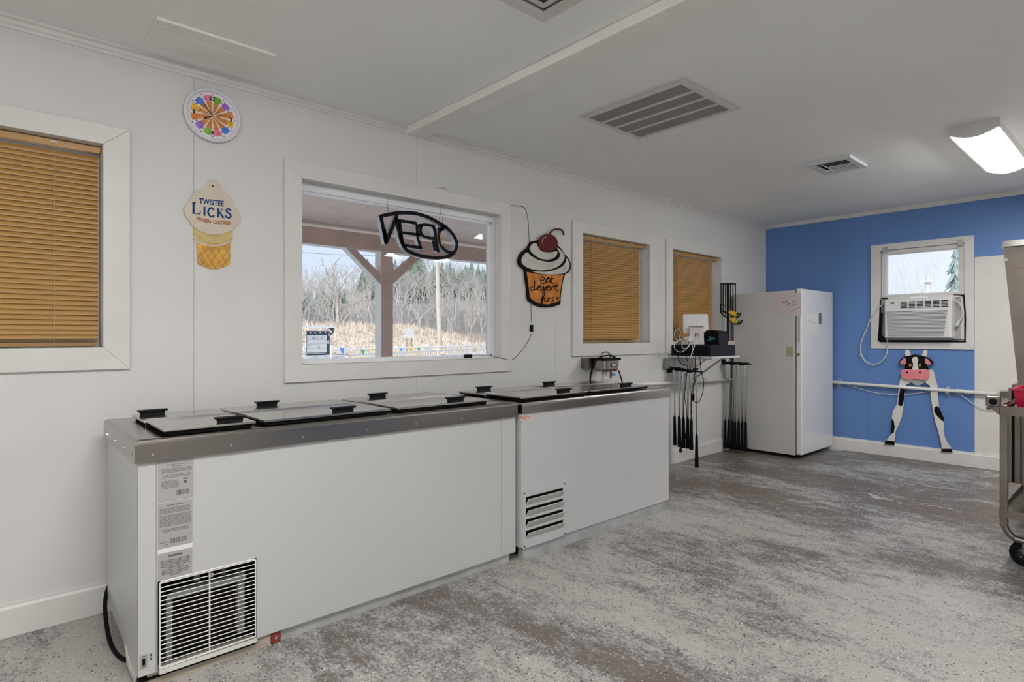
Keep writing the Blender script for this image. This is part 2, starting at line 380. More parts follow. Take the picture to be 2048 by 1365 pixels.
# ceiling sheet joints (thin recessed-looking battens)
# ------------------------------------------------------------------ window wall windows
def casing(root, a0,a1,b0,b1, A0,A1,B0,B1, fr, th=.019, mt=trimw):
    MB().prism([(A0,B1),(A1,B1),(a1,b1),(a0,b1)], fr, .0005, th).build('casing_board', mt, root, bevel=.002)
    MB().prism([(A0,B0),(a0,b0),(a1,b0),(A1,B0)], fr, .0005, th).build('casing_board', mt, root, bevel=.002)
    MB().prism([(A0,B0+.0006),(A0,B1-.0006),(a0,b1),(a0,b0)], fr, .0005, th-.0004).build('casing_board', mt, root, bevel=.002)
    MB().prism([(A1,B0+.0006),(a1,b0),(a1,b1),(A1,B1-.0006)], fr, .0005, th-.0004).build('casing_board', mt, root, bevel=.002)
def frame_and_pane(root, a0,a1,b0,b1, fr, d, fw=.035, fd=.05, mt=vinyl, top=None):
    m = MB(); t = top or fw
    m.rect(fr,a0+.001,a1-.001,b0+.001,b0+fw,-d-fd,-d).rect(fr,a0+.001,a1-.001,b1-t,b1-.001,-d-fd,-d)
    m.rect(fr,a0+.001,a0+fw,b0+fw,b1-t,-d-fd,-d).rect(fr,a1-fw,a1-.001,b0+fw,b1-t,-d-fd,-d)
    m.rect(fr,a0+fw,a0+fw+.012,b0+fw,b1-t,-d-fd,-d-.012).rect(fr,a1-fw-.012,a1-fw,b0+fw,b1-t,-d-fd,-d-.012)
    m.rect(fr,a0+fw,a1-fw,b0+fw,b0+fw+.010,-d-fd,-d-.012).rect(fr,a0+fw,a1-fw,b1-t-.010,b1-t,-d-fd,-d-.012)
    m.build('window_frame', mt, root)
    MB().rect(fr,a0+fw+.008,a1-fw-.008,b0+fw+.006,b1-t-.006,-d-.032,-d-.028).build('pane', glassm, root)
outs = [(-.66,.499,1.099,2.206),(1.212,2.870,.995,2.222),(3.544,4.72,1.086,2.197),(4.882,6.045,1.081,2.200)]
for i, (h, o) in enumerate(zip(WIN, outs)):
    r = thing('window_%d' % (i+1), None, None, (h[0],YW,h[2]), kind='structure')
    casing(r, h[0],h[1],h[2],h[3], o[0],o[1],o[2],o[3], WF)
    if i == 1: frame_and_pane(r, *h, WF, .062, .018, .05, top=.045)
    else:
        frame_and_pane(r, *h, WF, .09, .04)
        MB().rect(WF, h[0]+.04,h[1]-.04,(h[2]+h[3])/2-.02,(h[2]+h[3])/2+.02,-.135,-.10).build('meeting_rail', vinyl, r)

def blind(root, x0, x1, z0, z1, xs1, ycen, cords):
    # curved closed slat, shared mesh
    pitch = .0219; ang = math.radians(27); m = MB(); n = 4; prof = []
    for k in range(n+1):
        t = -1+2*k/n; s_ = t*.0134; bow = .0042*(1-t*t)
        prof.append((math.sin(ang)*s_-math.cos(ang)*bow, math.cos(ang)*s_+math.sin(ang)*bow*0))
    back = [(p[0]+.0006, p[1]) for p in prof[::-1]]
    loop = prof+back
    m.hull([(0,p[0],p[1]) for p in loop], [(xs1-x0-.004,p[0],p[1]) for p in loop])
    ztop = z1-.048; N = int((ztop-z0-.030)/pitch)
    first = None
    for k in range(N):
        loc = Vector((x0+.004, ycen, ztop-.012-k*pitch)) - Vector(root.location)
        if first is None:
            first = m.build('slat', tan, root, local=True); first.location = loc
        else:
            c = first.copy(); col.objects.link(c); c.parent = root; c.location = loc
        
    MB().box(x0+.003,x1-.003,ycen-.016,ycen+.016,z1-.034,z1-.003).build('headrail', tan, root, bevel=.002)
    q = MB(); zb = ztop-.012-N*pitch
    q.box(x0+.006,xs1-.004,ycen-.013,ycen+.013,z0+.006,z0+.022)
    for k in range(4):
        zz = z0+.026+k*.0042
        q.box(x0+.006,xs1-.004,ycen-.012,ycen+.012,zz,zz+.0012)
    q.build('bottom_rail', tand, root)
    for x in cords:
        c = MB()
        c.tube([(x,ycen-.0155,z1-.03),(x,ycen-.0155,z0+.01)], .0011, 4)
        c.build('ladder_cord', mat_cord, root)
        hcl = MB().box(x-.012,x+.012,ycen-.020,ycen-.0165,z1-.020,z1-.012).build('rail_clip', cordw, root)
mat_cord = mat('tan_cord', (.62,.50,.34), .6)
b1 = thing('window_blind', 'tan slatted window blind at the far left beside the clock', 'blind', (-.55,3.25,1.20), group='tan window blinds')
blind(b1, -.55,.396,1.20,2.118, .385, 3.262, [xat(108,3.25), -.3])
b3 = thing('window_blind', 'lowered tan blind in the window right of the cupcake sign', 'blind', (3.667,3.25,1.19), group='tan window blinds')
blind(b3, 3.667,4.61,1.19,2.104, 4.535, 3.262, [xat(1184,3.25), xat(1225,3.25), xat(1265,3.25)])
b4 = thing('window_blind', 'lowered tan blind behind the tablet register', 'blind', (4.994,3.25,1.20), group='tan window blinds')
blind(b4, 4.994,5.935,1.20,2.104, 5.845, 3.262, [xat(1355,3.25), xat(1387,3.25), xat(1419,3.25)])
for b, u, z0 in ((b3,1183,1.38),(b4,1355,1.34)):
    x = xat(u,3.24); MB().tube([(x,3.238,2.06),(x+.002,3.236,z0)], .0035, 6).build('tilt_wand', tand, b)

# ------------------------------------------------------------------ far window with air conditioner
w5 = thing('window_5', None, None, (XB,1.62,1.19), kind='structure')
casing(w5, W5[0],W5[1],W5[2],W5[3], 1.197,2.073,1.122,2.214, BF)
m = MB()      # sash frame of the raised window: upper glass only
zb = 1.665
m.rect(BF,1.272,1.977,zb-.03,zb+.012,-.06,-.005).rect(BF,1.272,1.977,2.108,2.147,-.06,-.005)
m.rect(BF,1.272,1.314,zb+.012,2.108,-.06,-.005).rect(BF,1.938,1.977,zb+.012,2.108,-.06,-.005)
m.build('window_frame', trimw, w5)
m = MB(); m.rect(BF,1.314,1.326,zb+.012,2.108,-.05,-.02).rect(BF,1.926,1.938,zb+.012,2.108,-.05,-.02).rect(BF,1.326,1.926,zb+.012,zb+.022,-.05,-.02).rect(BF,1.326,1.926,2.098,2.108,-.05,-.02)
m.build('glazing_bead', vinyl, w5)
MB().rect(BF,1.320,1.932,zb+.015,2.104,-.045,-.041).build('pane', glassm, w5)
for u_ in (1772,1922):
    y = B(u_, 490)[0]; MB().rect(BF, y-.022,y+.022,2.125,2.185,.020,.028).build('corner_bracket', galv, w5)
MB().rect(BF,1.60,1.66,zb+.002,zb+.022,-.004,.006).build('sash_lift', vinyl, w5)
ZA = Z(1740,590,.10742,B,6.90); F9 = FarF(6.90)
def za(X,Y): return ZA(X,Y)
ac = thing('air_conditioner', 'white window air conditioner in the window of the blue wall', 'air conditioner', (6.93,1.60,1.22))
yl, zt = za(268,115); yr, zb2 = za(1515,828); zt = 1.628; zb2 = 1.235
yr = za(1520,0)[0]; yl = za(268,0)[0]
m = MB(); m.hull([(6.995,yl+.012,zb2-.01),(6.995,yr-.012,zb2-.01),(6.995,yr-.012,zt),(6.995,yl+.012,zt)], [(6.905,yl,zb2),(6.905,yr,zb2),(6.905,yr,zt),(6.905,yl,zt)])
m.build('housing', fridgem, ac, bevel=.008)
MB().box(6.995,7.3,1.36,1.93,1.215,1.62).build('rear_case', enamel2, ac)
gy0, gy1 = za(300,0)[0], za(1450,0)[0]; gz1 = za(860,295)[1]; gz0 = za(870,770)[1]
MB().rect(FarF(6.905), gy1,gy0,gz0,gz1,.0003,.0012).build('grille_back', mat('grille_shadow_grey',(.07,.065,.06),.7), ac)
N = 19
for k in range(N+1):
    z = gz0+(gz1-gz0)*k/N; tt = k/N
    MB().rect(FarF(6.905), gy1+.030*(1-tt), gy0-.012*(1-tt), z-.0040, z+.0040, .001, .010).build('louver', fridgem, ac)
for s0, s1 in ((gy0,gy0-.03),(gy1+.03,gy1)):
    pass
m = MB(); F = FarF(6.905)
m.prism([(gy0+.004,gz0-.01),(gy0-.014,gz0-.01),(gy0,gz1+.006),(gy0+.004,gz1+.006)][::-1], F, .001, .011)
m.prism([(gy1-.004,gz0-.01),(gy1+.032,gz0-.01),(gy1+.002,gz1+.006),(gy1-.004,gz1+.006)], F, .001, .011)
m.rect(F, yr+.004,yl-.004,zb2+.006,gz0-.010,.001,.010)
m.build('grille_frame', fridgem, ac)
vy0, vy1 = za(560,0)[0], za(1470,0)[0]; vz0, vz1 = za(1000,240)[1], za(1000,110)[1]
MB().rect(F, vy1,vy0,vz0,vz1,.0003,.001).build('outlet_cavity', darkm, ac)
m = MB()
for k in range(7):
    y = vy0+(vy1-vy0)*k/6; m.rect(F, y-.006,y+.006,vz0,vz1,.001,.008)
for k in range(6):
    z = vz0+(vz1-vz0)*k/5; m.rect(F, vy1,vy0,z-.0022,z+.0022,.001,.006)
m.build('air_outlet_grid', paper2, ac)
m = MB(); m.rect(F, za(530,0)[0],za(300,0)[0],za(400,270)[1],za(400,130)[1],.0002,.003); m.build('control_panel', fridgem, ac)
MB().rect(F, za(450,0)[0],za(378,0)[0],za(410,168)[1],za(410,143)[1],.003,.004).build('display', black, ac)
m = MB()
for X in (385,435,490): y,z = za(X,232); m.rect(F,y-.007,y+.007,z-.003,z+.003,.003,.0045)
m.build('button', paper2, ac, kind='stuff')
y,z = za(852,305); m = MB(); m.rect(F,y-.022,y+.022,z-.013,z+.013,.010,.012); m.build('badge', fridgem, ac)
m = MB(); m.disc(F,y,z,.008,.012,.0135,16).mi(1).disc(F,y,z,.0045,.0135,.014,12); m.build('logo', [greyp, fridgem], ac)
# foam & side panels
m = MB(); zz = Z(1740,590,.10742,B,6.99)
FW = FarF(6.99)
m.prism([zz(185,95),zz(205,95),zz(205,340),zz(240,350),zz(215,740),zz(300,845),zz(1540,850),zz(1790,870),zz(1790,885),zz(900,888),zz(190,885),zz(145,850),zz(165,600)][::-1], FW, 0, .004)
m.ribbon(TR(zz,[(1745,10),(1762,230),(1775,420),(1768,870)]), .012, FW, 0,.004)
m.ribbon(TR(zz,[(1560,-2),(1745,8)]), .008, FW, 0,.004, False); m.ribbon(TR(zz,[(215,72),(330,68)]), .008, FW, 0,.004, False)
m.build('foam_seal', blackr, ac)
yp0, yp1 = zz(1525,0)[0], zz(1690,0)[0]
m = MB(); 
for k in range(7):
    y = yp0+(yp1-yp0)*(k+.5)/7; m.rect(FarF(7.0), y-.005,y+.005,1.222,1.612,0,.018)
m.rect(FarF(7.0), 1.272, 1.977, 1.20, 1.66, -.02, -.002)
m.build('accordion_panel', paper, ac)
m = MB(); m.rect(FarF(7.0), zz(1760,0)[0]+.004, zz(1690,0)[0], 1.222,1.63,0,.006); m.rect(FarF(7.0), yp1,yl,1.628,1.66,0,.010); m.build('filler_strip', trimw, ac)
m = MB(); pts = cat(TR(zz,[(755,75),(800,35),(900,25),(960,8),(1050,12),(1110,45),(1090,80)]),4); m.prism(pts[::-1], FarF(6.97), 0,.03); m.build('foam_wad', foam, ac)
m = MB(); m.tube(cat([ (6.95,)+zz(1580,90),(6.93,)+zz(1690,160),(6.93,)+zz(1760,290),(6.93,)+zz(1745,400),(6.93,)+zz(1690,490)],6),.006,6); m.build('plug_lead', cordw, ac)
a,b_ = zz(1690,490), zz(1640,570); m = MB(); m.tube([(6.93,)+a,(6.93,)+b_],[.010,.016],8); m.build('plug', cordw, ac)
zk = Z(1680,440,368/1794,B,6.97)
pts = [zk(425,815),zk(330,910),zk(260,1060),zk(205,1200),zk(205,1330)]
zk5 = Z(1660,680,388/1892,B,6.97)
pts += [zk5(300,130),zk5(340,205),zk5(415,240),zk5(500,215),zk5(550,140),zk5(562,60),zk5(560,0),zk5(562,-20),zk5(565,-42)]
MB().tube(cat([(6.97,)+p for p in pts],5), .0062, 6).build('power_cord', cordw, ac)

# ------------------------------------------------------------------ ceiling fixtures
def fixture(x0, x1, y0, y1, label):
    r = thing('ceiling_light', label, 'light', (x0,(y0+y1)/2,ZC), group='long fluorescent ceiling lights')
    n = 10; arc = [(y0+.012+(y1-y0-.024)*k/n, ZC-.050-.032*math.sin(math.pi*k/n)) for k in range(n+1)]
    m = MB(); m.box(x0+.014,x1-.014,y0,y1,ZC-.022,ZC-.0005); m.box(x0+.014,x1-.014,y0,y0+.010,ZC-.052,ZC-.022); m.box(x0+.014,x1-.014,y1-.010,y1,ZC-.052,ZC-.022); m.build('housing', trimw, r)
    cap = [(y0-.003,ZC-.0005)]+[(y0-.003,ZC-.054)]+[(a, b-.006) for a,b in arc]+[(y1+.003,ZC-.054),(y1+.003,ZC-.0005)]
    for xa, xb in ((x0,x0+.014),(x1-.014,x1)):
        MB().hull([(xa,a,b) for a,b in cap],[(xb,a,b) for a,b in cap]).build('end_cap', trimw, r)
    MB().hull([(x0+.015,a,b) for a,b in arc],[(x1-.015,a,b) for a,b in arc]).build('diffuser', diff, r)
fixture(4.57,5.79,.66,.915,'lit fluorescent ceiling light at right, nearest the blue wall')
fixture(.0,1.22,.66,.915,'lit fluorescent ceiling light over the near part of the room')
fixture(-1.75,-.53,.30,.555,'added unseen ceiling light brightening the near end of the room')  # unseen light added to brighten the freezer side and left ceiling
fixture(4.57,5.79,-1.58,-1.325,'lit fluorescent ceiling light behind the cart, out of view')
fixture(.0,1.22,-1.58,-1.325,'lit fluorescent ceiling light near the opposite wall, out of view')

shaded = mat('shaded_louver', (.36,.35,.32), .7)  # slats greyed to stand in for the shade on their faces
rg = thing('return_air_grille', 'large white return air grille with four slatted strips on the ceiling', 'vent', (2.95,1.99,ZC))
x0,x1,y0,y1 = 2.65,3.265,1.63,2.357
m = MB(); FZ = Fr((0,0,ZC),(1,0,0),(0,-1,0))   # out = -z ; a=x b=-y
def cr_(a0,a1,b0,b1,d0,d1,mm): mm.box(a0,a1,b0,b1,ZC-d1,ZC-d0)
for (a0,a1,b0,b1) in ((x0,x1,y0,y0+.03),(x0,x1,y1-.03,y1),(x0,x0+.03,y0+.03,y1-.03),(x1-.03,x1,y0+.03,y1-.03)): cr_(a0,a1,b0,b1,.0005,.008,m)
for (a0,a1,b0,b1) in ((x0+.022,x1-.022,y0+.022,y0+.05),(x0+.022,x1-.022,y1-.05,y1-.022),(x0+.022,x0+.05,y0+.05,y1-.05),(x1-.05,x1-.022,y0+.05,y1-.05)): cr_(a0,a1,b0,b1,.0005,.016,m)
m.build('grille_frame', trimw, rg)
MB().box(x0+.05,x1-.05,y0+.05,y1-.05,ZC-.002,ZC-.0005).build('grille_back', greyp, rg)
sw = (x1-x0-.1)/4
for k in range(1,4): MB().box(x0+.05+sw*k-.010,x0+.05+sw*k+.010,y0+.05,y1-.05,ZC-.015,ZC-.002).build('divider_bar', trimw, rg)
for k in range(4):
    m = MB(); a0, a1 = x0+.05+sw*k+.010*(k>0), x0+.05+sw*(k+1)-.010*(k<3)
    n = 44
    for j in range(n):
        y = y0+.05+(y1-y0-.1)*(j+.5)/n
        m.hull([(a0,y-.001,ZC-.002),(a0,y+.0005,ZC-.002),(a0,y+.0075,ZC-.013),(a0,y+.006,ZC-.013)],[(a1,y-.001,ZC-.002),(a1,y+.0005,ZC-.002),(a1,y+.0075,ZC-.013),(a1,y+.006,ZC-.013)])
    m.build('louver_strip', shaded, rg, kind='stuff')
sd = thing('supply_diffuser', 'small white louvred air diffuser on the ceiling near the lit lamp', 'vent', (4.88,1.68,ZC))
x0,x1,y0,y1 = 4.69,5.07,1.525,1.83
m = MB(); m.holes(Fr((0,0,ZC),(1,0,0),(0,-1,0)), x0,x1,-y1,-y0,[(x0+.04,x1-.04,-y1+.04,-y0-.04)],.0005,.022); m.build('diffuser_frame', fridgem, sd, bevel=.008)
MB().box(x0+.04,x1-.04,y0+.04,y1-.04,ZC-.003,ZC-.0005).build('cavity', darkm, sd)
for k in range(7):
    x = x0+.06+(x1-x0-.12)*k/6; t_ = (.008 if k < 3 else -.004); ye = y1-.09 if k in (2,3,4) else y1-.04
    q = [(x-.001,ZC-.012),(x+.001,ZC-.012),(x+.001-t_,ZC-.0195),(x-.001-t_,ZC-.0195)]
    MB().hull([(a_,y0+.041,b_) for a_,b_ in q],[(a_,ye,b_) for a_,b_ in q]).build('vane', fridgem, sd)
MB().box(x0+.041,x1-.041,y1-.085,y1-.083,ZC-.0195,ZC-.012).build('vane', fridgem, sd)
pd_ = thing('pyramid_diffuser', 'square stepped ceiling diffuser at the top edge of the picture', 'vent', (1.55,1.55,ZC))
x0,x1,y0,y1 = 1.34,1.755,1.335,1.75
for k, (ins, d) in enumerate(((0,.004),(.035,.012),(.085,.020),(.130,.028))):
    q = [(x0+ins,-(y1-ins)),(x1-ins,-(y1-ins)),(x1-ins,-(y0+ins)),(x0+ins,-(y0+ins))]; i2 = ins+.042
    q2 = [(x0+i2,-(y1-i2)),(x1-i2,-(y1-i2)),(x1-i2,-(y0+i2)),(x0+i2,-(y0+i2))]
    m = MB()
    for j in range(4):
        e,g,e2,g2 = q[j],q[(j+1)%4],q2[j],q2[(j+1)%4]
        m.hull([(e[0],-e[1],ZC-.0006),(g[0],-g[1],ZC-.0006),(g[0],-g[1],ZC-d*.4-.002),(e[0],-e[1],ZC-d*.4-.002)],[(e2[0],-e2[1],ZC-d-.002),(g2[0],-g2[1],ZC-d-.002),(g2[0],-g2[1],ZC-d-.005),(e2[0],-e2[1],ZC-d-.005)])
    m.build('cone_ring', trimw, pd_)
MB().box(x0+.02,x1-.02,y0+.02,y1-.02,ZC-.0006,ZC-.0003).build('neck', trimw, pd_)
ht = thing('ceiling_hatch', 'white two-board wooden cover screwed to the ceiling above the clock', 'hatch', (.77,2.93,ZC))
MB().box(.53,1.015,2.788,2.880,ZC-.014,ZC-.0005).build('board', beamp, ht, bevel=.002)
MB().box(.53,1.02,2.883,3.07,ZC-.016,ZC-.0005).build('board', beamp, ht, bevel=.002)

# ------------------------------------------------------------------ chest freezers
def freezer(label, x0, x1, yf, yb, zt, zr, cat_, sm, em, rivets):
    r = thing('dipping_freezer', label, cat_, ((x0+x1)/2,(yf+yb)/2,0), group='white dipping freezers')
    return r
f1 = freezer('long white dipping freezer with wire vent guard, nearest the camera', .398, 2.187, 2.40, 3.09, .888, .806, 'freezer', steel, enamel, True)
X0,X1,YF,YB = .398,2.187,2.40,3.085
FF = Fr((0,YF,0),(1,0,0),(0,0,1)); z7 = Z(180,880,1/2.8136,W,YF)
m = MB(); m.holes(FF, X0+.056,X1-.105,.052,.82,[(.458,.80,.05,.372)],-.004,0); m.build('front_panel', enamel, f1)
MB().rect(FF, X0,X0+.0545,.052,.82,-.004,.0005).build('corner_panel', enamel, f1)
MB().rect(FF, X1-.1035,X1,.055,.82,-.004,.0005).build('end_panel', enamel, f1)
SF = FarF(X0)
m = MB(); m.prism([(YF,.052),(YF,.82),(YB,.82),(YB,.10),(YB-.09,.085),(2.72,.07),(2.60,.045),(2.46,.04)], SF, -.004, 0); m.build('side_panel', enamel, f1)
m = MB(); m.box(X0+.41,X1-.002,YF+.005,YB,.05,.82); m.box(X0+.005,X0+.41,YF+.25,YB-.002,.10,.82); m.box(X0+.005,X0+.41,YF+.005,YF+.25,.375,.82); m.build('cabinet', enamel, f1)
m = MB(); m.prism([(2.56,.045),(2.64,.075),(2.60,.018),(2.45,.012),(2.425,.04)], SF, -.001,.003); m.build('torn_skirt', cordw, f1)
# machine bay
m = MB(); m.box(X0+.006,X0+.40,YF+.24,YF+.249,.03,.38); m.box(X0+.40,X0+.409,YF+.006,YF+.25,.03,.38); m.box(X0+.006,X0+.40,YF+.006,YF+.24,.028,.036); m.build('machine_bay', darkm, f1)
m = MB(); m.box(.495,.515,YF+.05,YF+.08,.05,.30); m.box(.745,.77,YF+.05,YF+.08,.07,.31); m.box(.495,.77,YF+.04,YF+.075,.28,.30); m.box(.60,.62,YF+.1,YF+.11,.3,.37); m.box(.70,.715,YF+.1,YF+.11,.3,.37)
m.build('condenser_frame', frameg, f1)
m = MB()
for k in range(28): m.box(.525+k*.008,.527+k*.008,YF+.09,YF+.14,.06,.265)
m.build('condenser_fins', mat('rusty_fins',(.022,.012,.008),.8,var=.5,vs=30), f1, kind='stuff')
for k in range(20):
    z = .066+k*(.366-.066)/19
    MB().tube([(.464,YF-.006,z),(.792,YF-.006,z)], .0019, 5).build('guard_wire', paper2, f1)
m = MB(); rr = [(.464,YF-.0045,.060),(.464,YF-.0045,.366),(.470,YF-.0045,.371),(.788,YF-.0045,.371),(.794,YF-.0045,.366),(.794,YF-.0045,.064),(.464,YF-.0045,.060)]
m.tube(rr,.003,6); m.tube([(.628,YF-.002,.062),(.628,YF-.002,.360)],.003,6); m.build('guard_frame', paper2, f1)
m = MB(); m.disc(FF,.634,.352,.008,.006,.010,12); m.build('guard_screw', chrome, f1)
MB().box(.462,.80,YF-.010,YF+.004,.042,.056).build('vent_sill', cordw, f1)
# base
MB().box(X0+.03,.86,YF+.012,YF+.05,.0005,.050).build('wood_skid', wood, f1)
MB().box(.90,X1-.03,YF+.018,YF+.045,.0005,.054).build('base_rail', galv, f1)
MB().box(X0+.06,X1-.06,YB-.06,YB-.02,.0005,.10).build('base_rail', galv, f1)
m = MB(); m.cyl((.878,YF+.010,.026),(.878,YF+.034,.026),.022,16); m.mi(1).cyl((.878,YF+.004,.026),(.878,YF+.010,.026),.007,10); m.build('roller', [rust, chrome], f1)
# steel rim: rounded cap all round with open well top
def rim(r, x0,x1,y0,y1,zt,zr,mt,rad=.018):
    m = MB(); n = 4
    pr = [(0,zr),(0,zt-rad)]+[(rad*(1-math.cos(math.pi/2*k/n)), zt-rad+rad*math.sin(math.pi/2*k/n)) for k in range(1,n+1)]
    loops = []
    for ins, z in pr: loops.append([(x0+ins,y0+ins,z),(x1-ins,y0+ins,z),(x1-ins,y1-ins,z),(x0+ins,y1-ins,z)])
    vs = [p for lp in loops for p in lp]; fs = []
    for i in range(len(loops)-1):
        for k in range(4): fs.append((i*4+k, i*4+(k+1)%4, (i+1)*4+(k+1)%4, (i+1)*4+k))
    e = (len(loops)-1)*4; fs += [(e,e+1,e+2,e+3),(3,2,1,0)]
    m.add(vs, fs); o = m.build('steel_rim', mt, r); return o
rim(f1, X0-.012,X1+.004,YF-.014,YB+.014,.888,.806,steel)
m = MB()
for x in (.44,.70,.98,1.27,1.53,1.80,2.06): m.disc(Fr((0,YF-.014,0),(1,0,0),(0,0,1)), x,.832,.0045,0,.003,8)
for y in (2.44,2.60,2.80,3.0): m.disc(FarF(X0-.012), y,.832,.0045,0,.003,8)
m.build('rivet', chrome, f1, kind='stuff')
def lid(r, x0,x1,y0,y1,z,hx,hy,mt=steel2,hl=.11):
    m = MB(); m.box(x0,x1,y0,y1,z,z+.009).mi(1).box(x0+.012,x1-.012,y0+.012,y1-.008,.889,z)
    o = m.build('lid', [mt, blackr], r, bevel=.0025)
    h = MB(); h.hull([(hx-hl/2+.010,hy-.010,z+.009),(hx+hl/2-.010,hy-.010,z+.009),(hx+hl/2-.010,hy+.010,z+.009),(hx-hl/2+.010,hy+.010,z+.009)],[(hx-hl/2+.006,hy-.008,z+.024),(hx+hl/2-.006,hy-.008,z+.024),(hx+hl/2-.006,hy+.008,z+.024),(hx-hl/2+.006,hy+.008,z+.024)])
    h.hull([(hx-hl/2,hy-.017,z+.024),(hx+hl/2,hy-.017,z+.024),(hx+hl/2,hy+.013,z+.024),(hx-hl/2,hy+.013,z+.024)],[(hx-hl/2-.002,hy-.018,z+.031),(hx+hl/2+.002,hy-.018,z+.031),(hx+hl/2+.002,hy+.014,z+.031),(hx-hl/2-.002,hy+.014,z+.031)])
    h.build('lid_handle', black, o)
ym = 2.722
for (a,b_,uf,ub) in ((.478,.800,460,305),(.832,1.405,686,534),(1.445,2.005,911,755)):
    lid(f1,a,b_,2.405,ym-.004,.904,xat(uf,2.455),2.455)
    lid(f1,a-.004,b_+.006,ym+.004,2.995,.900,xat(ub,2.945),2.945)
MB().box(.478,2.005,ym-.0035,ym+.0035,.889,.918).build('hinge_rail', chrome, f1)
# labels on the front
lb = Fr((0,YF-.0005,0),(1,0,0),(0,0,1))
def sticker(x0,x1,z0,z1,rows,mt=paper,name='sticker',parent=f1,label=None,fr=lb):
    s_ = MB().rect(fr,x0,x1,z0,z1,0,.0006).build(name, mt, parent, label=label)
    m = MB()
    for (z,h,a,b_) in rows:     # broken lines of print too small to read
        x = x0+(x1-x0)*a; xe = x0+(x1-x0)*b_
        while x < xe:
            wd = random.uniform(.003,.009); m.rect(fr,x,min(x+wd,xe),z-h/2,z+h/2,.0006,.0008); x += wd+random.uniform(.0012,.002)
    return s_, m
def bars(m, x0, x1, z0, z1, n, fr=lb):
    x = x0
    for i in range(n):
        wd = (x1-x0)/n*random.choice((.35,.55,.75)); m.rect(fr,x,x+wd,z0,z1,.0006,.0008); x += (x1-x0)/n
SX = .459
s_, m = sticker(SX,.5735,.655,.802,[(.785,.0022,.25,.8),(.778,.0018,.4,.65)]+[(.770-.004*i,.0018,.1,.95) for i in range(4)]+[(.748-.0045*i,.0018,.12,.9) for i in range(3)]+[(.727-.0042*i,.0018,.1,.58) for i in range(7)])
m.disc(lb,.546,.717,.006,.0006,.0008,12); m.rect(lb,.541,.551,.727,.731,.0006,.0008); bars(m,.517,.562,.672,.690,16); m.build('print', inkg, s_)
m = MB().text('NSF', lb, .540,.7265,.005, off=.02); m.build('print', ink, s_)
s_, m = sticker(SX,.570,.527,.650,[(.639,.0028,.25,.75)]+[(.629-.0042*i,.0018,.05,.92) for i in range(5)]+[(.603-.0042*i,.0018,.05,.95) for i in range(10)]+[(.553-.0042*i,.0018,.12,.9) for i in range(3)])
m.build('print', inkg, s_)
s_, m = sticker(SX,.570,.487,.525,[(.508,.002,.05,.3),(.498,.002,.12,.28)]); bars(m,.497,.553,.500,.518,18); m.build('print', inkg, s_)
MB().rect(lb,SX,.5705,.376,.487,-.0001,.0003).build('sticker', paper2, f1)
s_, m = sticker(SX,.570,.376,.470,[],label='grey warning sticker'); 
m.text('WARNING', lb, .514,.4515,.0085, width=.045, off=.03, align='c')
for i, t_ in enumerate(['"DO NOT INSTALL WATER LINES','OR ANYTHING TO LIMIT ACCESS','TO THE COMPRESSOR SERVICE','VENT. DOING SO WILL VOID THE','WARRANTY ON THE','EQUIPMENT. ACCESS TO THE','SERVICE VENT IS NECESSARY','FOR SERVICE AND WARRANTY','CLEANING"']):
    m.text(t_, lb, .514,.4385-i*.0068,.0042, width=.0038*len(t_)*.92, off=.02, align='c')
m.build('print', ink, s_)
zs = Z(200,1100,265/1365,W,YF-.002)
a0,b0 = zs(393,1215); a1,b1_ = zs(507,1010)
sp_ = MB().rect(lb,.403,.4275,.0900-.012,.133-.005,0,.0012).build('switch_plate', paper, f1)
m = MB(); m.rect(lb,.4105,.4195,.092,.116,.0012,.006); m.build('rocker_switch', black, sp_, bevel=.002)
m = MB(); m.text('ON',lb,.4153,.119,.0052,align='c',off=.03,d1=.0015).text('OFF',lb,.4153,.0825,.0055,align='c',off=.03,d1=.0015); m.build('print', ink, sp_)
m = MB(); m.disc(lb,.437,.120,.0042,0,.003,8).disc(lb,.437,.106,.0042,0,.003,8); m.build('screw', steeld, f1, kind='stuff')
# power cable behind freezer
MB().tube(cat([(.46,3.14,.13),(.415,3.13,.15),(.385,3.05,.10),(.375,2.90,.035),(.378,2.78,.010),(.395,2.66,.012),(.43,2.60,.03)],6),.008,8).build('power_cable', blackr, f1)
MB().tube([(.0,0,0)]*2,.001,3) 
# second freezer
f2 = freezer('shorter grey-white dipping freezer with louvred vent panel, farther along the wall', 2.215,3.666,2.38,2.98,.885,.82,'freezer',steel,enamel2,False)
G0,G1,GF,GB = 2.215,3.666,2.38,2.985
MB().box(G0,G1,GF,GB,.069,.822).build('cabinet', enamel2, f2, bevel=.003)
g = Fr((0,GF,0),(1,0,0),(0,0,1)); MB().box(G0+.02,G1-.03,GF+.010,GF+.05,.0005,.068).build('base_rail', galv, f2)
MB().box(G0+.02,G1-.08,GF+.002,GF+.009,.0005,.014).build('base_lip', galv, f2)
MB().box(G0+.02,G1-.03,GB-.08,GB-.03,.0005,.068).build('base_rail', galv, f2)
rim(f2, G0-.006,G1+.004,GF-.010,GB+.010,.885,.820,steel3,.022)
MB().box(2.205,3.43,2.6815,2.6885,.887,.916).build('hinge_rail', chrome, f2)
vx0,vx1,vz0_,vz1_ = 2.222,2.568,.070,.383
zv = Z(980,800,1/4.0143,W,GF)
vz0_ = zv(605,1085)[1]; vz1_ = zv(600,655)[1]
LV = [(2.243,2.546,vz0_+.052+k*.063,vz0_+.052+k*.063+.045) for k in range(4)]
m = MB().holes(g,vx0,vx1,vz0_,vz1_,LV,.0008,.005).build('louver_panel', enamel2, f2)
MB().rect(g,2.235,2.555,vz0_+.04,vz1_-.03,.0002,.0009).build('louver_cavity', darkm, f2)
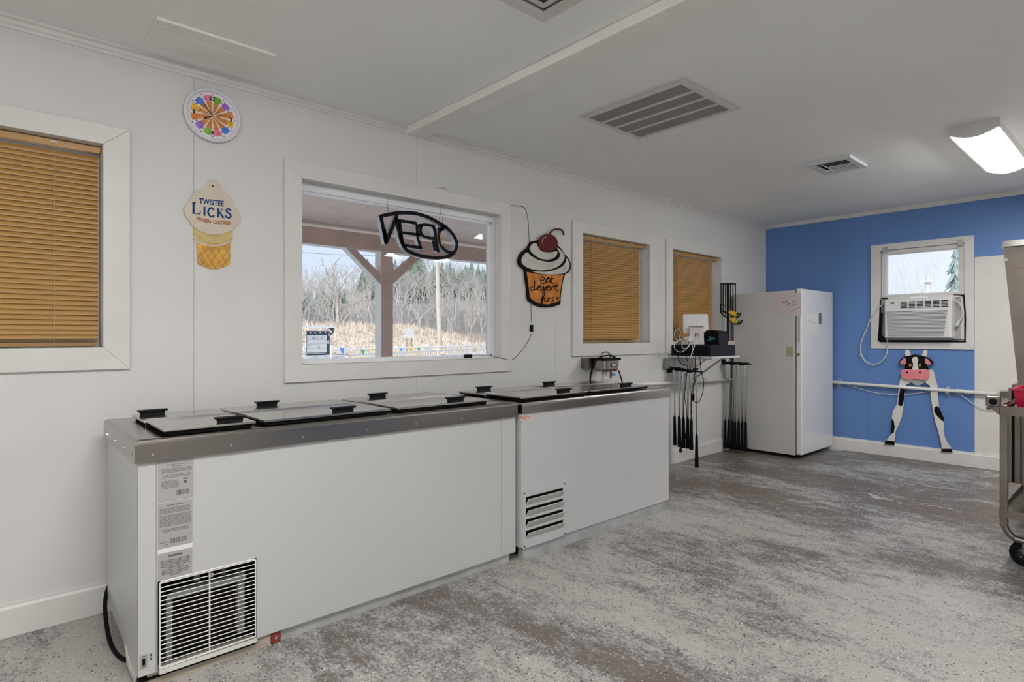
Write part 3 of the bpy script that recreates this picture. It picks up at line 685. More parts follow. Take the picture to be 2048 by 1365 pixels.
for h in LV:
    q = MB(); a0,a1,zz0,zz1 = h
    q.add([g.p(a0,zz0-.002,.005),g.p(a1,zz0-.002,.005),g.p(a1-.006,zz1-.012,.024),g.p(a0+.006,zz1-.012,.024),g.p(a0,zz0,.002),g.p(a1,zz0,.002),g.p(a1-.006,zz1-.010,.020),g.p(a0+.006,zz1-.010,.020)],[(0,1,2,3),(4,7,6,5),(0,3,7,4),(1,5,6,2),(2,6,7,3)])
    q.build('louver', enamel, f2)
m = MB()
for x in (vx0+.01,vx1-.01):
    for z in (vz0_+.012,vz1_-.012): m.disc(g,x,z,.0045,.005,.007,8)
m.build('screw', darkm, f2, kind='stuff')
a0,b0 = zv(242,128); MB().rect(g,a0,a0+.085,b0-.032,b0,.0002,.0008).build('sticker', mat('faded_sticker',(.56,.46,.38),.5,var=.1,vs=40), f2)
q = MB(); q.disc(g,a0+.008,b0-.010,.0065,.0008,.0011,10); q.rect(g,a0+.018,a0+.075,b0-.012,b0-.009,.0008,.001); q.rect(g,a0+.018,a0+.07,b0-.020,b0-.017,.0008,.001); q.build('print', mat('faded_red',(.5,.12,.05),.5), f2)
for (a,b_,uf,ub) in ((2.205,2.775,1127,968),(2.795,3.43,1251,1098)):
    lid(f2,a,b_,2.375,2.680,.902,xat(uf,2.43),2.43,hl=.115)
    lid(f2,a-.01,b_+.05,2.690,2.945,.898,xat(ub,2.90),2.90,hl=.115)

# ------------------------------------------------------------------ clock
cx, cz = .853, 2.362
clk = thing('wall_clock', 'round wall clock with an ice cream cone dial', 'clock', (cx,YW,cz-.13))
def ring(fr, a, b, prof, mm, n=40):
    vs = []; fs = []; P = len(prof)
    for i in range(n):
        t = 2*math.pi*i/n
        for r_, d in prof: vs.append(fr.p(a+r_*math.cos(t), b+r_*math.sin(t), d))
    for i in range(n):
        for j in range(P): fs.append((i*P+j, ((i+1)%n)*P+j, ((i+1)%n)*P+(j+1)%P, i*P+(j+1)%P))
    mm.add(vs, fs)
m = MB(); ring(WF,cx,cz,[(.117,.002),(.131,.002),(.1345,.012),(.132,.022),(.127,.027),(.121,.025),(.117,.018)],m); m.build('rim', clockp, clk, smooth=True)
MB().disc(WF,cx,cz,.1175,.002,.010,40).build('dial', mat('dial_white',(.78,.76,.80),.4), clk)
conec = mat('cone_print', (.52,.19,.05), .5, var=.35, vs=30); conel = mat('cone_light', (.80,.64,.48), .5)
def pol(a_, r_): t = math.radians(90-a_); return (cx+r_*math.cos(t), cz+r_*math.sin(t))
m = MB()
for k in range(12):
    a_ = 15+30*k; m.prism([pol(a_,.004),pol(a_-12.5,.071),pol(a_+12.5,.071)][::-1], WF, .010,.0106)
m.build('dial_print', conec, clk)
m = MB()
for k in range(12):
    a_ = 30*k; m.prism([pol(a_,.006),pol(a_-4.2,.070),pol(a_+4.2,.070)][::-1], WF, .010,.0109)
m.build('dial_print', conel, clk)
cols = [(.20,.42,.06),(.34,.16,.60),(.72,.24,.05),(.75,.42,.05),(.08,.22,.70),(.78,.20,.32)]
for ci, c in enumerate(cols):
    mc_ = mat('scoop_colour_%d'%ci, c, .5, var=.25, vs=60, spec=.2)
    for k in (ci, ci+6):
        m = MB(); a_,b_ = pol(15+30*k,.084); m.disc(WF,a_,b_,.0175,.010,.0112,14)
        for s_ in (-9,-4.5,0,4.5,9):
            a2,b2 = pol(15+30*k+s_,.098); m.disc(WF,a2,b2,.0036,.010,.0110,6)
        m.build('scoop', mc_, clk)
m = MB()
for k in range(12):
    a_,b_ = pol(30*k,.106); m.disc(WF,a_,b_,.0026,.010,.0115,8)
    h = .021 if k%3 == 0 else .009
    a_,b_ = pol(30*k,.086); m.text(str(k or 12), WF, a_,b_-h/2,h,off=.035,align='c',d1=.0118)
m.build('numerals', ink, clk, kind='stuff')
zc = Z(350,160,150/1462)
c0 = (cx,cz)
m = MB(); e = zc(535,450); m.ribbon([c0, (e[0],e[1])], [.003,.002], WF, .013,.0145, False); m.build('minute_hand', black, clk)
m = MB(); e = zc(555,762); m.ribbon([c0, (e[0],e[1])], [.004,.006], WF, .0122,.0130, False); m.build('hour_hand', black, clk)

# ------------------------------------------------------------------ custard sign
z2 = Z(340,340,220/1365); z3 = Z(340,340,160/1820)
a_ = z2(520,1230)
cs = thing('custard_sign', 'cone-shaped frozen custard sign below the clock', 'sign', (a_[0],YW,a_[1]))
cone = [(285,700),(290,860),(325,890),(335,1145),(400,1190),(470,1222),(560,1232),(640,1215),(700,1190),(740,1165),(742,920),(768,895),(770,740)]
topo = [(520,128),(480,140),(455,175),(437,215),(400,240),(340,258),(290,285),(262,325),(248,370),(225,405),(190,435),(168,480),(170,540),(195,590),(235,640),(272,685),(300,722),(420,790),(500,808),(600,805),(700,780),(775,742),(800,710),(850,660),(866,600),(850,540),(820,495),(795,470),(775,410),(755,360),(730,325),(690,295),(650,270),(625,235),(605,190),(590,155),(560,133)]
MB().prism(cat(TR(z2,cone),2), WF, .003,.006).build('cone', waffle, cs)
MB().prism(TR(z2,[(285,700),(290,850),(360,890),(460,915),(600,918),(700,900),(768,860),(770,740),(530,800)]), WF, .006,.0075).build('cone_band', creamy, cs)
m = MB().ribbon(TR(z2,[(293,835),(330,885),(420,925),(540,945),(660,925),(768,880)]), .009, WF,.0076,.0084); m.build('cone_lip', cream, cs)
m = MB()
for q in [[(335,960),(470,1210)],[(400,960),(560,1225)],[(340,1040),(420,1180)],[(480,960),(640,1200)],[(570,950),(700,1180)],[(660,930),(742,1080)],[(335,1100),(470,960)],[(380,1180),(560,960)],[(460,1215),(650,940)],[(550,1225),(740,960)],[(640,1210),(742,1060)]]:
    m.ribbon(TR(z2,q), .0022, WF,.006,.0068, False)
m.build('waffle_lines', wafflel, cs)
MB().prism(cat(TR(z2,topo+[topo[0]]),3)[:-1], WF, .0076,.011).build('custard_swirl', cream, cs, bevel=.001)
m = MB(); m.disc(WF,*z2(522,205),.0045,.0113,.0118,12)
for p in ((480,205),(578,183),(578,205),(365,283),(410,322),(510,817),(712,917)): m.disc(WF,*z2(*p),.0016,.0112,.0118,6)
m.build('screw_hole', ink, cs, kind='stuff')
def word(s, zf, p0, p1, h, mt, off=.0, d=.0113, parent=cs, nm='lettering', shear=0):
    a, b = zf(*p0); c, e = zf(*p1); m = MB(); m.text(s, WF, a, b, h, width=c-a, off=off, d1=d+.0004, slope=(e-b)/(c-a), shear=shear); return m.build(nm, mt, parent)
hz = 1/ (1170.6*_S+600*_C) * YW * 160/1820     # metres per zoom unit near the sign
word('TWISTEE', z3, (645,780), (1210,845), 132*hz, navy, .03)
def glyphs():       # serif capitals drawn as strokes: (points, w0, w1)
    return {'L':([[(.2,1),(.2,0)]],[[(.02,1),(.42,1)],[(.02,0),(.78,0)],[(.72,0),(.80,.25)]]),
            'I':([[(.5,1),(.5,0)]],[[(.25,1),(.75,1)],[(.25,0),(.75,0)]]),
            'C':([[(.80,.80),(.62,.97),(.35,.93),(.14,.62),(.16,.32),(.40,.04),(.68,.03),(.88,.20)]],[[(.84,1),(.84,.70)]]),
            'K':([[(.2,1),(.2,0)],[(.40,.55),(.84,.02)]],[[(.02,1),(.38,1)],[(.02,0),(.38,0)],[(.24,.42),(.74,.98)],[(.58,1),(.90,1)],[(.66,0),(1.0,0)]]),
            'S':([[(.72,.82),(.52,.98),(.25,.90),(.20,.70),(.42,.54),(.66,.42),(.76,.22),(.58,.03),(.30,.03),(.12,.20)]],[[(.76,1),(.76,.72)],[(.08,.0),(.08,.30)]])}
G = glyphs(); m = MB()
for ch, (xa,xb,yt,yb_) in zip('LICKS', [(470,735,760,1010),(728,812,855,1045),(830,1012,872,1075),(1045,1225,895,1090),(1235,1410,895,1100)]):
    def g2(p):
        return z3(xa+(xb-xa)*p[0], yb_-(yb_-yt)*p[1] + (xb-xa)*.12*(p[0]-.5))
    th_, tn = G[ch]
    if ch == 'I': g3 = g2
    for q in th_: m.ribbon([g2(p) for p in q], .0090 if ch != 'L' else .0105, WF,.0112,.0118, len(q) > 2, False)
    for q in tn: m.ribbon([g2(p) for p in q], .0036, WF,.0112,.01175, False, False)
m.build('lettering', navy, cs)
word('FROZEN', z3, (585,1150), (915,1228), 78*hz, brownp, .035)
word('CUSTARD', z3, (965,1238), (1362,1262), 82*hz, brownp, .035)

# ------------------------------------------------------------------ cupcake sign
z4 = Z(1030,450,120/964); a_ = z4(440,1325)
cc = thing('cupcake_sign', 'painted cupcake sign with a cherry reading eat dessert first', 'sign', (a_[0],YW,a_[1]))
hc = YW/(1170.6*_S-62*_C)*120/964
outl = [(240,270),(205,310),(175,370),(110,420),(55,480),(28,560),(35,640),(75,690),(125,725),(140,850),(165,1000),(182,1200),(250,1260),(330,1305),(440,1325),(560,1320),(640,1300),(700,1270),(705,1180),(730,980),(775,800),(820,780),(860,720),(868,640),(840,560),(770,470),(700,370),(650,330),(560,250),(400,240),(300,262)]
MB().prism(cat(TR(z4,outl+[outl[0]]),3)[:-1], WF, .006,.020).build('board', cupb, cc)
cup = [(155,760),(175,870),(190,1000),(205,1130),(230,1195),(300,1240),(380,1270),(500,1282),(600,1255),(680,1225),(690,1130),(710,980),(745,800),(620,812),(460,805),(300,790)]
MB().prism(TR(z4,cup), WF, .020,.022).build('cup', cupo, cc)
for sh in ([(205,370),(240,320),(300,295),(330,340),(380,420),(460,445),(560,445),(640,430),(640,480),(600,530),(530,560),(440,560),(340,530),(260,470),(210,420)],
           [(150,450),(100,500),(75,560),(80,620),(130,670),(220,710),(340,735),(470,730),(600,700),(700,640),(750,570),(765,500),(720,430),(650,370),(655,400),(690,470),(680,530),(630,575),(540,600),(430,590),(320,560),(220,500),(180,460)],
           [(240,752),(360,785),(500,800),(640,800),(760,780),(820,735),(845,660),(830,600),(795,545),(785,600),(740,660),(660,710),(540,745),(420,760),(300,752)]):
    MB().prism(cat(TR(z4,sh+[sh[0]]),3)[:-1], WF, .020,.023).build('frosting', frost, cc)
m = MB(); a_,b_ = z4(487,300); 
ring_pts = [z4(487+158*math.cos(t/24*2*math.pi), 300+148*math.sin(t/24*2*math.pi)) for t in range(24)]
m.prism(ring_pts, WF,.022,.032); m.build('cherry', cherry, cc, bevel=.004)
MB().ribbon(TR(z4,[(520,170),(545,120),(600,80),(670,75),(725,100),(748,160)]), [.010,.011], WF,.018,.028).build('cherry_stem', cherry, cc)
MB().ribbon(TR(z4,[(385,290),(400,240),(450,200)]), .0035, WF,.032,.0326).build('cherry_shine', frost, cc)
m = MB(); lw = .0048
hand = [# eat
 [(385,900),(430,890),(440,860),(405,840),(380,880),(385,930),(430,945),(470,910),(490,875),(520,860),(480,865),(465,910),(495,940),(525,900),(530,865),(532,920),(560,940)],[(560,830),(555,900),(560,935),(590,945)],[(535,872),(590,868)],
 # dessert
 [(270,1000),(225,1000),(210,1040),(240,1060),(275,1020),(280,905),(275,1010),(290,1050),(330,1020),(370,1010),(380,985),(345,985),(330,1030),(365,1055),(400,1020),(425,985),(420,1040),(390,1070),(440,1030),(470,990),(460,1050),(430,1070)],
 [(470,1020),(520,1010),(520,985),(490,990),(480,1030),(505,1060),(550,1020),(565,985),(560,1040),(555,1060)],[(565,1010),(590,985),(605,1000)],[(632,930),(620,1020),(630,1055),(660,1055)],[(600,985),(662,980)],
 # first
 [(390,1265),(400,1180),(420,1110),(440,1095),(440,1130),(415,1190),(400,1270)],[(380,1200),(430,1190),(450,1170),(445,1220),(470,1235)],[(500,1180),(490,1235),(510,1190),(535,1175)],[(590,1170),(560,1190),(590,1225),(560,1245),(535,1235)],[(658,1155),(650,1200),(665,1235)],[(630,1185),(685,1178)]]
for q in hand: m.ribbon(TR(z4,q), lw*1.75, WF,.0221,.0232)
m.disc(WF,*z4(475,1115),.0035,.0221,.0232,8)
m.build('lettering', cupb, cc)

# ------------------------------------------------------------------ OPEN sign (seen from behind) in the big window
YO = 3.232; zo = Z(740,370,200/1706,W,YO); OF = Fr((0,YO,0),(1,0,0),(0,0,1)); a_ = zo(800,1260)
op = thing('open_sign', 'black outline OPEN sign hanging backwards in the big window', 'sign', (a_[0],YO,a_[1]))
strokes = [([(190,535),(330,505),(480,480),(640,478),(800,495),(980,550),(1130,625),(1280,715),(1400,830),(1470,960),(1475,1060),(1430,1160),(1340,1220),(1200,1245),(1000,1235),(800,1195),(650,1130),(580,1060),(530,950),(490,800),(455,600),(450,520)], .0125),
 ([(185,545),(270,985)], .0130), ([(275,985),(440,570)], .0130), ([(245,760),(270,985)], .011),
 ([(500,610),(785,655),(800,760),(812,900),(862,1070)], .0105), ([(560,820),(830,850)], .0100), ([(560,1030),(865,1075)], .0115), ([(500,620),(560,1040)], .0115),
 ([(1085,700),(920,680),(870,720),(865,800),(900,870),(1000,905),(1085,910)], .0100), ([(1080,700),(1110,820),(1120,950),(1160,1130)], .0120), ([(820,700),(880,690)], .012),([(820,850),(880,850)], .012),
 ([(1250,750),(1200,780),(1175,850),(1185,950),(1220,1050),(1300,1130),(1400,1160)], .0110), ([(1175,770),(1240,720),(1300,720)], .012)]
sb, sf = MB(), MB()
for q, wd in strokes:
    sm_ = len(q) > 6
    sb.ribbon(TR(zo,q), wd*1.75, OF, -.036, 0, sm_); sf.ribbon(TR(zo,q), wd*1.85, OF, .0, .003, sm_)
sb.build('letter_body', silver, op); sf.build('letter_face', black, op)
m = MB(); q = TR(zo,[(1045,950),(1110,950),(1140,1130),(1080,1130)]); m.prism(q[::-1], OF,.003,.010); m.build('transformer', black, op)
MB().ribbon(TR(zo,[(1185,830),(1200,940),(1220,1030)]), .006, OF,.003,.006).build('yellow_wire', cowy, op)
for p0, p1 in (((300,240),(310,490)),((1248,430),(1240,650))):
    a, b = zo(*p0), zo(*p1); m = MB(); n = 9
    for k in range(n):
        t0 = k/n; t1 = (k+1)/n; x_ = a[0]+(b[0]-a[0])*t0; z0_ = a[1]+(b[1]-a[1])*t0; z1_ = a[1]+(b[1]-a[1])*t1; s_ = .0025 if k%2 else -.0008
        m.tube([(x_-abs(s_),YO,z0_),(x_+abs(s_),YO+.001,z1_)],.0011,4)
        if k > 4: m.tube([(x_+.003,YO,z0_),(x_-.003,YO+.001,z1_)],.0011,4)
    m.build('chain', steeld, op)
m = MB(); m.tube(cat([(zo(1095,60)[0],YW-.021,zo(1095,60)[1]),(zo(1225,92)[0],YW-.022,zo(1225,92)[1]),(zo(1210,300)[0],YO-.018,zo(1210,300)[1]),(zo(1180,600)[0],YO,zo(1180,600)[1])],4),.0014,5); m.build('cord', black, op)

# cord that runs from window trim behind the cupcake to the plug
def WP(u,v,d): a,b = W(u,v,YW-d); return (a,YW-d,b)
lc = thing('light_cord', 'thin black cord with inline switch running past the cupcake sign', 'cord', WP(1063,660,.004))
MB().tube(cat([WP(1020,411,.003),WP(1035,412,.003),WP(1050,417,.003),WP(1056,440,.003),WP(1058,470,.003),WP(1060,520,.003),WP(1062,580,.003),WP(1062,620,.003),WP(1063,645,.003)],3),.0017,5).build('cord', black, lc)
MB().tube(cat([WP(1063,668,.003),WP(1055,685,.003),WP(1040,706,.003),WP(1025,720,.004),WP(1016,720,.022),WP(1000,716,.022),WP(975,712,.022),WP(955,710,.024),WP(945,712,.024)],3),.0017,5).build('cord', black, lc)
p = WP(1063,657,.006); MB().box(p[0]-.014,p[0]+.014,YW-.014,YW-.001,p[2]-.026,p[2]+.026).build('inline_switch', black, lc, bevel=.004)
p = WP(936,713,.03); MB().box(p[0]-.032,p[0]+.032,YW-.040,YW-.0195,p[2]-.013,p[2]+.013).build('power_adapter', black, lc, bevel=.005)

# ------------------------------------------------------------------ drain pipe
dp = thing('drain_pipe', 'white plastic drain pipe sloping along both walls at waist height', 'pipe', (5.6,3.17,.75))
xa = 3.55
m = MB(); m.tube([(xa,YW-.032,.829),(6.96,YW-.032,.755)],.0165,12); m.build('pipe_run', pvc, dp, smooth=True)
m = MB(); m.tube([(XB-.034,YW-.03,.755),(XB-.034,1.02,.713)],.0165,12); m.build('pipe_run', pvc, dp, smooth=True)
for y in (2.38,1.40):
    z_ = .713+(y-1.02)/(YW-.03-1.02)*.042
    m = MB(); m.box(XB-.058,XB-.001,y-.014,y+.014,z_-.024,z_-.0165); m.box(XB-.005,XB-.001,y-.014,y+.014,z_-.06,z_+.04); m.build('pipe_hanger', galv, dp)
m = MB(); m.cyl((XB-.034,1.385-.05,.7213),(XB-.034,1.385-.12,.7195),.0195,12); m.build('pipe_coupling', pvc, dp)
x_ = xat(1412,3.17); m = MB(); m.tube(cat([(x_-.02,YW-.001,.82),(x_-.02,YW-.05,.81),(x_-.005,YW-.06,.785),(x_-.02,YW-.05,.755),(x_-.02,YW-.001,.75)],4),.004,6); m.build('pipe_hanger', galv, dp)
m = MB(); m.tube(cat([(XB-.02,)+zk5(130,430),(XB-.02,)+zk5(260,470),(XB-.02,)+zk5(450,520),(XB-.02,)+zk5(660,538),(XB-.02,)+zk5(800,528),(XB-.02,)+zk5(985,505)],5),.0035,5)
m.tube(cat([(XB-.02,)+zk5(1160,498),(XB-.02,)+zk5(1280,548),(XB-.02,)+zk5(1400,630),(XB-.02,)+zk5(1500,675),(XB-.02,)+zk5(1600,684)],5),.0035,5)
m.build('water_tube', cordw, dp)
m = MB(); m.tube(cat([(4.0,YW-.012,.80),(4.6,YW-.012,.775),(5.0,YW-.012,.73),(5.5,YW-.012,.735),(6.0,YW-.012,.745)],5),.0035,5); m.build('water_tube', cordw, dp)

# ------------------------------------------------------------------ dipper well
dw = thing('dipper_well', 'small stainless steel dipper well on the wall above the second freezer', 'sink', (3.8,3.06,.955))
x0,x1,y0,y1 = 3.70,3.89,2.99,3.125
def loop(x0,x1,y0,y1,z,r=.025,n=4):
    out = []
    for (cx_,cy_,a0) in ((x1-r,y0+r,-90),(x1-r,y1-r,0),(x0+r,y1-r,90),(x0+r,y0+r,180)):
        for k in range(n+1): t = math.radians(a0+90*k/n); out.append((cx_+r*math.cos(t), cy_+r*math.sin(t), z))
    return out
m = MB(); m.hull(loop(x0+.014,x1-.014,y0+.012,y1-.012,.962), loop(x0+.002,x1-.002,y0+.002,y1-.002,.985)); m.hull(loop(x0+.002,x1-.002,y0+.002,y1-.002,.985), loop(x0,x1,y0,y1,1.058)); m.build('basin', steel, dw, smooth=False)
MB().hull(loop(x0-.018,x1+.016,y0-.014,y1+.010,1.052,.03), loop(x0-.018,x1+.016,y0-.014,y1+.010,1.073,.03)).build('rim', black, dw, bevel=.004)
MB().box(3.66,3.88,3.13,YW-.0005,.985,1.07).build('wall_bracket', steeld, dw)
fd = Fr((0,y0,0),(1,0,0),(0,0,1)); MB().rect(fd,3.775,3.845,1.003,1.029,.0,.003).build('badge', black, dw)
m = MB(); m.rect(fd,3.782,3.838,1.008,1.024,.003,.004).mi(1)
for k in range(5): m.rect(fd,3.789+k*.009,3.795+k*.009,1.013,1.019,.004,.0045)
m.build('badge_plate', [paper2, inkg], dw)
MB().tube([(3.80,3.08,.962),(3.80,3.08,.90),(3.80,3.10,.87),(3.80,3.18,.83)],[.022,.022,.019,.0165],10).build('drain_elbow', pvc, dw)
m = MB(); m.tube([(3.845,3.05,.962),(3.845,3.05,.905)],.008,8); m.mi(1).tube([(3.845,3.04,.935),(3.875,3.02,.932)],[.013,.006],8); m.build('valve', [brownp, flagb], dw)
m = MB(); m.tube(cat([(3.78,3.10,1.07),(3.80,3.10,1.11),(3.83,3.08,1.118),(3.85,3.06,1.10),(3.85,3.06,1.073)],5),.006,8); m.tube([(3.86,3.07,1.095),(3.885,3.07,1.09)],.006,6); m.build('faucet', steeld, dw)
MB().tube(cat([(3.55,3.02,.888),(3.58,3.04,.94),(3.63,3.05,1.02),(3.69,3.05,1.075),(3.76,3.03,1.092),(3.82,3.03,1.09),(3.88,3.03,1.075)],5),.0065,6).build('cable', blackr, dw)
MB().tube([(3.885,3.0,.97),(3.895,2.98,.90),(3.90,2.97,.86)],.006,6).build('cable', blackr, dw)

# ------------------------------------------------------------------ register shelf and what stands on it
sh = thing('register_shelf', 'white corner shelf board on metal brackets under the last window', 'shelf', (5.2,3.21,1.05))
MB().box(4.93,5.44,2.74,YW-.001,1.044,1.062).build('board', mat('shelf_board',(.62,.64,.68),.4), sh, bevel=.002)
for x in (5.02,5.33):
    m = MB(); m.hull([(x,YW-.001,1.043),(x,2.84,1.043),(x,2.86,1.028),(x,YW-.03,.80),(x,YW-.001,.80)],[(x+.022,YW-.001,1.043),(x+.022,2.84,1.043),(x+.022,2.86,1.028),(x+.022,YW-.03,.80),(x+.022,YW-.001,.80)]) if 0 else None
    m = MB(); m.box(x,x+.025,YW-.012,YW-.001,.78,1.043); m.box(x,x+.025,2.82,YW-.012,1.032,1.043)
    m.hull([(x+.004,2.86,1.031),(x+.004,2.88,1.031),(x+.004,YW-.012,.81),(x+.004,YW-.012,.785)],[(x+.02,2.86,1.031),(x+.02,2.88,1.031),(x+.02,YW-.012,.81),(x+.02,YW-.012,.785)]); m.build('bracket', enamel2, sh)
cd = thing('cash_drawer', 'flat black cash drawer on the register shelf', 'cash drawer', (5.19,2.98,1.0625))
MB().box(4.96,5.42,2.775,3.19,1.0625,1.168).build('case', darkbox, cd, bevel=.003)
MB().box(4.9575,4.9598,2.80,3.17,1.075,1.155).build('drawer_front', black, cd)
MB().box(4.955,4.9574,2.95,2.97,1.082,1.09).build('lock', chrome, cd)
rp = thing('receipt_printer', 'black receipt printer on the right of the cash drawer', 'printer', (5.235,2.88,1.169))
MB().box(5.15,5.32,2.80,2.955,1.169,1.275).build('case', darkbox, rp, bevel=.004)
MB().hull([(5.135,2.805,1.275),(5.325,2.805,1.275),(5.325,2.95,1.275),(5.135,2.95,1.275)],[(5.15,2.83,1.308),(5.32,2.815,1.300),(5.32,2.94,1.300),(5.15,2.93,1.308)]).build('lid', black, rp, bevel=.003)
m = MB(); m.box(5.146,5.1498,2.803,2.952,1.172,1.274); m.build('front_cover', black, rp)
m = MB(); FS = FarF(5.1458); m.ribbon([(2.905,1.212),(2.885,1.232),(2.855,1.222)],[.016,.010],FS,0,.0008); m.ribbon([(2.905,1.215),(2.875,1.218),(2.845,1.232)],[.004,.016],FS,0,.0008); m.mi(1).rect(FS,2.885,2.90,1.243,1.249,0,.0008).rect(FS,2.86,2.872,1.243,1.248,0,.0008)
m.build('logo', [mat('teal_print',(.05,.28,.36),.4), paper], rp)
tr = thing('tablet_register', 'white tablet register turned away on its stand', 'register', (5.09,3.0,1.169), rz=math.radians(-50))
# local: x = along screen, y = away from camera, z up
m = MB(); tl = math.radians(12)
def tp(x,y,z): return (x, y+math.sin(tl)*z*0.6, z)
pl = [(-.106,.105),(.106,.105),(.118,.118),(.118,.285),(.106,.297),(-.106,.297),(-.118,.285),(-.118,.118)]
m.hull([tp(a,.028,b) for a,b in pl],[tp(a,.012,b) for a,b in pl]); m.build('tablet', paper2, tr, local=True, bevel=.004)
m = MB(); m.hull([(-.07,-.03,.0),(.07,-.03,0),(.07,.06,0),(-.07,.06,0)],[(-.066,.002,.175),(.066,.002,.175),(.066,.026,.175),(-.066,.026,.175)]); m.build('stand', paperp, tr, local=True, bevel=.006)
m = MB(); m.box(-.07,.07,-.012,.0,.174,.180); m.build('slot', greyp, tr, local=True)
FL = Fr((0,-.0145,0),(1,0,0),(0,0,1)); m = MB(); m.rect(FL,-.018,.018,.070,.106,-.001,.0015).mi(1).rect(FL,-.011,.011,.077,.099,.0015,.002).mi(0).rect(FL,-.004,.004,.084,.092,.002,.0025); m.build('logo', [inkg, paperp], tr, local=True)
# cables
def WQ(X,Y,y): a,b = W(1320+X*.10256,600+Y*.10256,y); return (a,y,b)
cbw = thing('cable_coil', 'coiled white cable lying on the cash drawer', 'cable', (4.97,2.85,1.169))
for pts, y in (([(560,720),(420,770),(300,850),(280,930),(330,1000),(420,1020),(510,960),(570,870),(590,800),(560,740)],2.95),([(620,700),(500,760),(430,850),(440,930),(500,950),(570,900),(600,820),(680,830),(760,780),(740,740)],2.93),([(370,800),(310,770),(280,680),(310,590),(370,570),(400,640),(380,740),(420,800)],3.0),([(600,800),(640,930),(620,1050),(590,1150),(595,1250)],2.72),([(640,740),(680,860),(650,960),(610,1060)],2.75)):
    MB().tube(cat([WQ(a,b,y) for a,b in pts],5),.0032,5).build('cable', cordw, cbw)
m = MB(); q = WQ(560,770,2.94); m.box(q[0]-.03,q[0]+.045,q[1]-.02,q[1]+.02,q[2]-.02,q[2]+.018); m.build('plug', cordw, cbw, bevel=.006)
cbb = thing('hanging_cable', 'black power cables dangling below the register shelf', 'cable', (5.0,2.80,.30))
def WR(X,Y,y): a,b = W(1320+X*.1832,700+Y*.1832,y); return (a,y,b)
for pts, y in (([(195,50),(205,110),(240,155),(300,180),(290,300),(270,500),(285,620),(292,760),(275,980)],2.73),([(280,60),(305,135)],2.72),([(388,70),(385,180),(375,330),(350,430),(340,560),(345,700),(355,800)],2.73),([(435,75),(445,200),(475,330),(470,450),(430,560),(390,575),(360,560)],2.72),([(235,1040),(228,1080)],2.85),([(385,240),(395,300),(365,420),(360,540)],2.72)):
    MB().tube(cat([WR(a,b,y) for a,b in pts],5),.0034 if y<2.8 else .006,5).build('cable', blackr, cbb)
q = WR(360,520,2.72); MB().box(q[0]-.012,q[0]+.012,q[1]-.01,q[1]+.01,q[2]-.028,q[2]+.028).build('cable_joint', black, cbb, bevel=.004)
q = WR(225,1100,2.85); m = MB(); m.tube([(q[0],q[1],q[2]+.02),(q[0],q[1],q[2]-.014)],[.010,.016],8); m.cyl((q[0]-.006,q[1],q[2]-.014),(q[0]-.008,q[1],q[2]-.034),.002,4); m.cyl((q[0]+.006,q[1],q[2]-.014),(q[0]+.006,q[1],q[2]-.034),.002,4); m.build('plug', black, cbb)
wa = thing('wall_adapter', 'dark grey plug-in power adapter on the wall left of the shelf', 'adapter', WP(1331,730,.02))
q = WP(1332,728,.02); m = MB().hull([(q[0]-.035,YW-.045,q[2]-.045),(q[0]+.035,YW-.045,q[2]-.045),(q[0]+.035,YW-.001,q[2]-.045),(q[0]-.035,YW-.001,q[2]-.045)],[(q[0]-.02,YW-.035,q[2]+.05),(q[0]+.03,YW-.035,q[2]+.05),(q[0]+.03,YW-.001,q[2]+.05),(q[0]-.02,YW-.001,q[2]+.05)]).build('adapter_body', greyp, wa, bevel=.004)
MB().tube(cat([(q[0],YW-.03,q[2]-.045),(q[0]+.06,YW-.06,q[2]-.055),(q[0]+.10,YW-.09,q[2]-.045),(q[0]+.12,YW-.14,q[2]-.05)],5),.008,6).build('cord', blackr, wa)
bt = thing('paper_bag', 'small cream packet standing behind the cash drawer by the fridge', 'packet', (5.62,3.05,1.063))

# ------------------------------------------------------------------ putters
def putter(L_, gl):
    r = thing('putter', None, 'putter')
    m = MB(); m.tube([(0,0,gl-.01),(0,0,L_-.03),(0,.004,L_-.012)],[.0068,.0056,.0050],6); m.build('shaft', chrome, r, smooth=True, local=True)
    m = MB(); m.tube([(0,0,0),(0,0,.01),(0,0,gl)],[.0185,.0185,.012],8); m.build('grip', blackr, r, local=True)
    m = MB(); m.hull([(-.055,-.006,L_-.022),(.02,-.006,L_-.022),(.02,.008,L_-.022),(-.055,.008,L_-.022)],[(-.058,-.008,L_),(.024,-.008,L_),(.022,.009,L_),(-.056,.009,L_)]); m.build('head', black, r, local=True, bevel=.003)
    return r
rk1 = thing('putter_rack', 'black wire rack of short putters sticking out under the register shelf', 'rack', (4.95,3.03,.92))
m = MB()
for dx in (-.016,.016): m.tube([(4.95+dx,YW-.001,.925),(4.95+dx,2.86,.918)],.006,6)
m.build('rack_arm', black, rk1)
MB().box(4.91,4.99,YW-.01,YW-.001,.895,.955).build('mounting_plate', black, rk1)
pt = putter(.75,.275); first = True
yy = [3.135,3.11,3.085,3.065,3.045,3.02,3.0,2.98,2.96]
for i, y in enumerate(yy):
    o = pt if i == 0 else dup(pt)
    o.location = (4.95+(.019 if i%2 else -.019), y, .197+random.uniform(-.008,.008)-.012*(i>5)); o.rotation_euler = (random.uniform(-.012,.012),random.uniform(-.012,.012),random.uniform(-.08,.08)+.05)
    o['label'] = 'short putter with black grip hanging in the bunch under the register shelf'; o['group'] = 'short putters under the shelf'; o['category'] = 'putter'
pl_ = putter(.93,.30); pl_.location = (4.95,2.915,.022); pl_['label'] = 'long putter reaching the floor in front of the short putters'; pl_['category'] = 'putter'
rk2 = thing('putter_rack', 'black wire rack of long putters beside the fridge', 'rack', (6.0,3.03,.96))
m = MB()
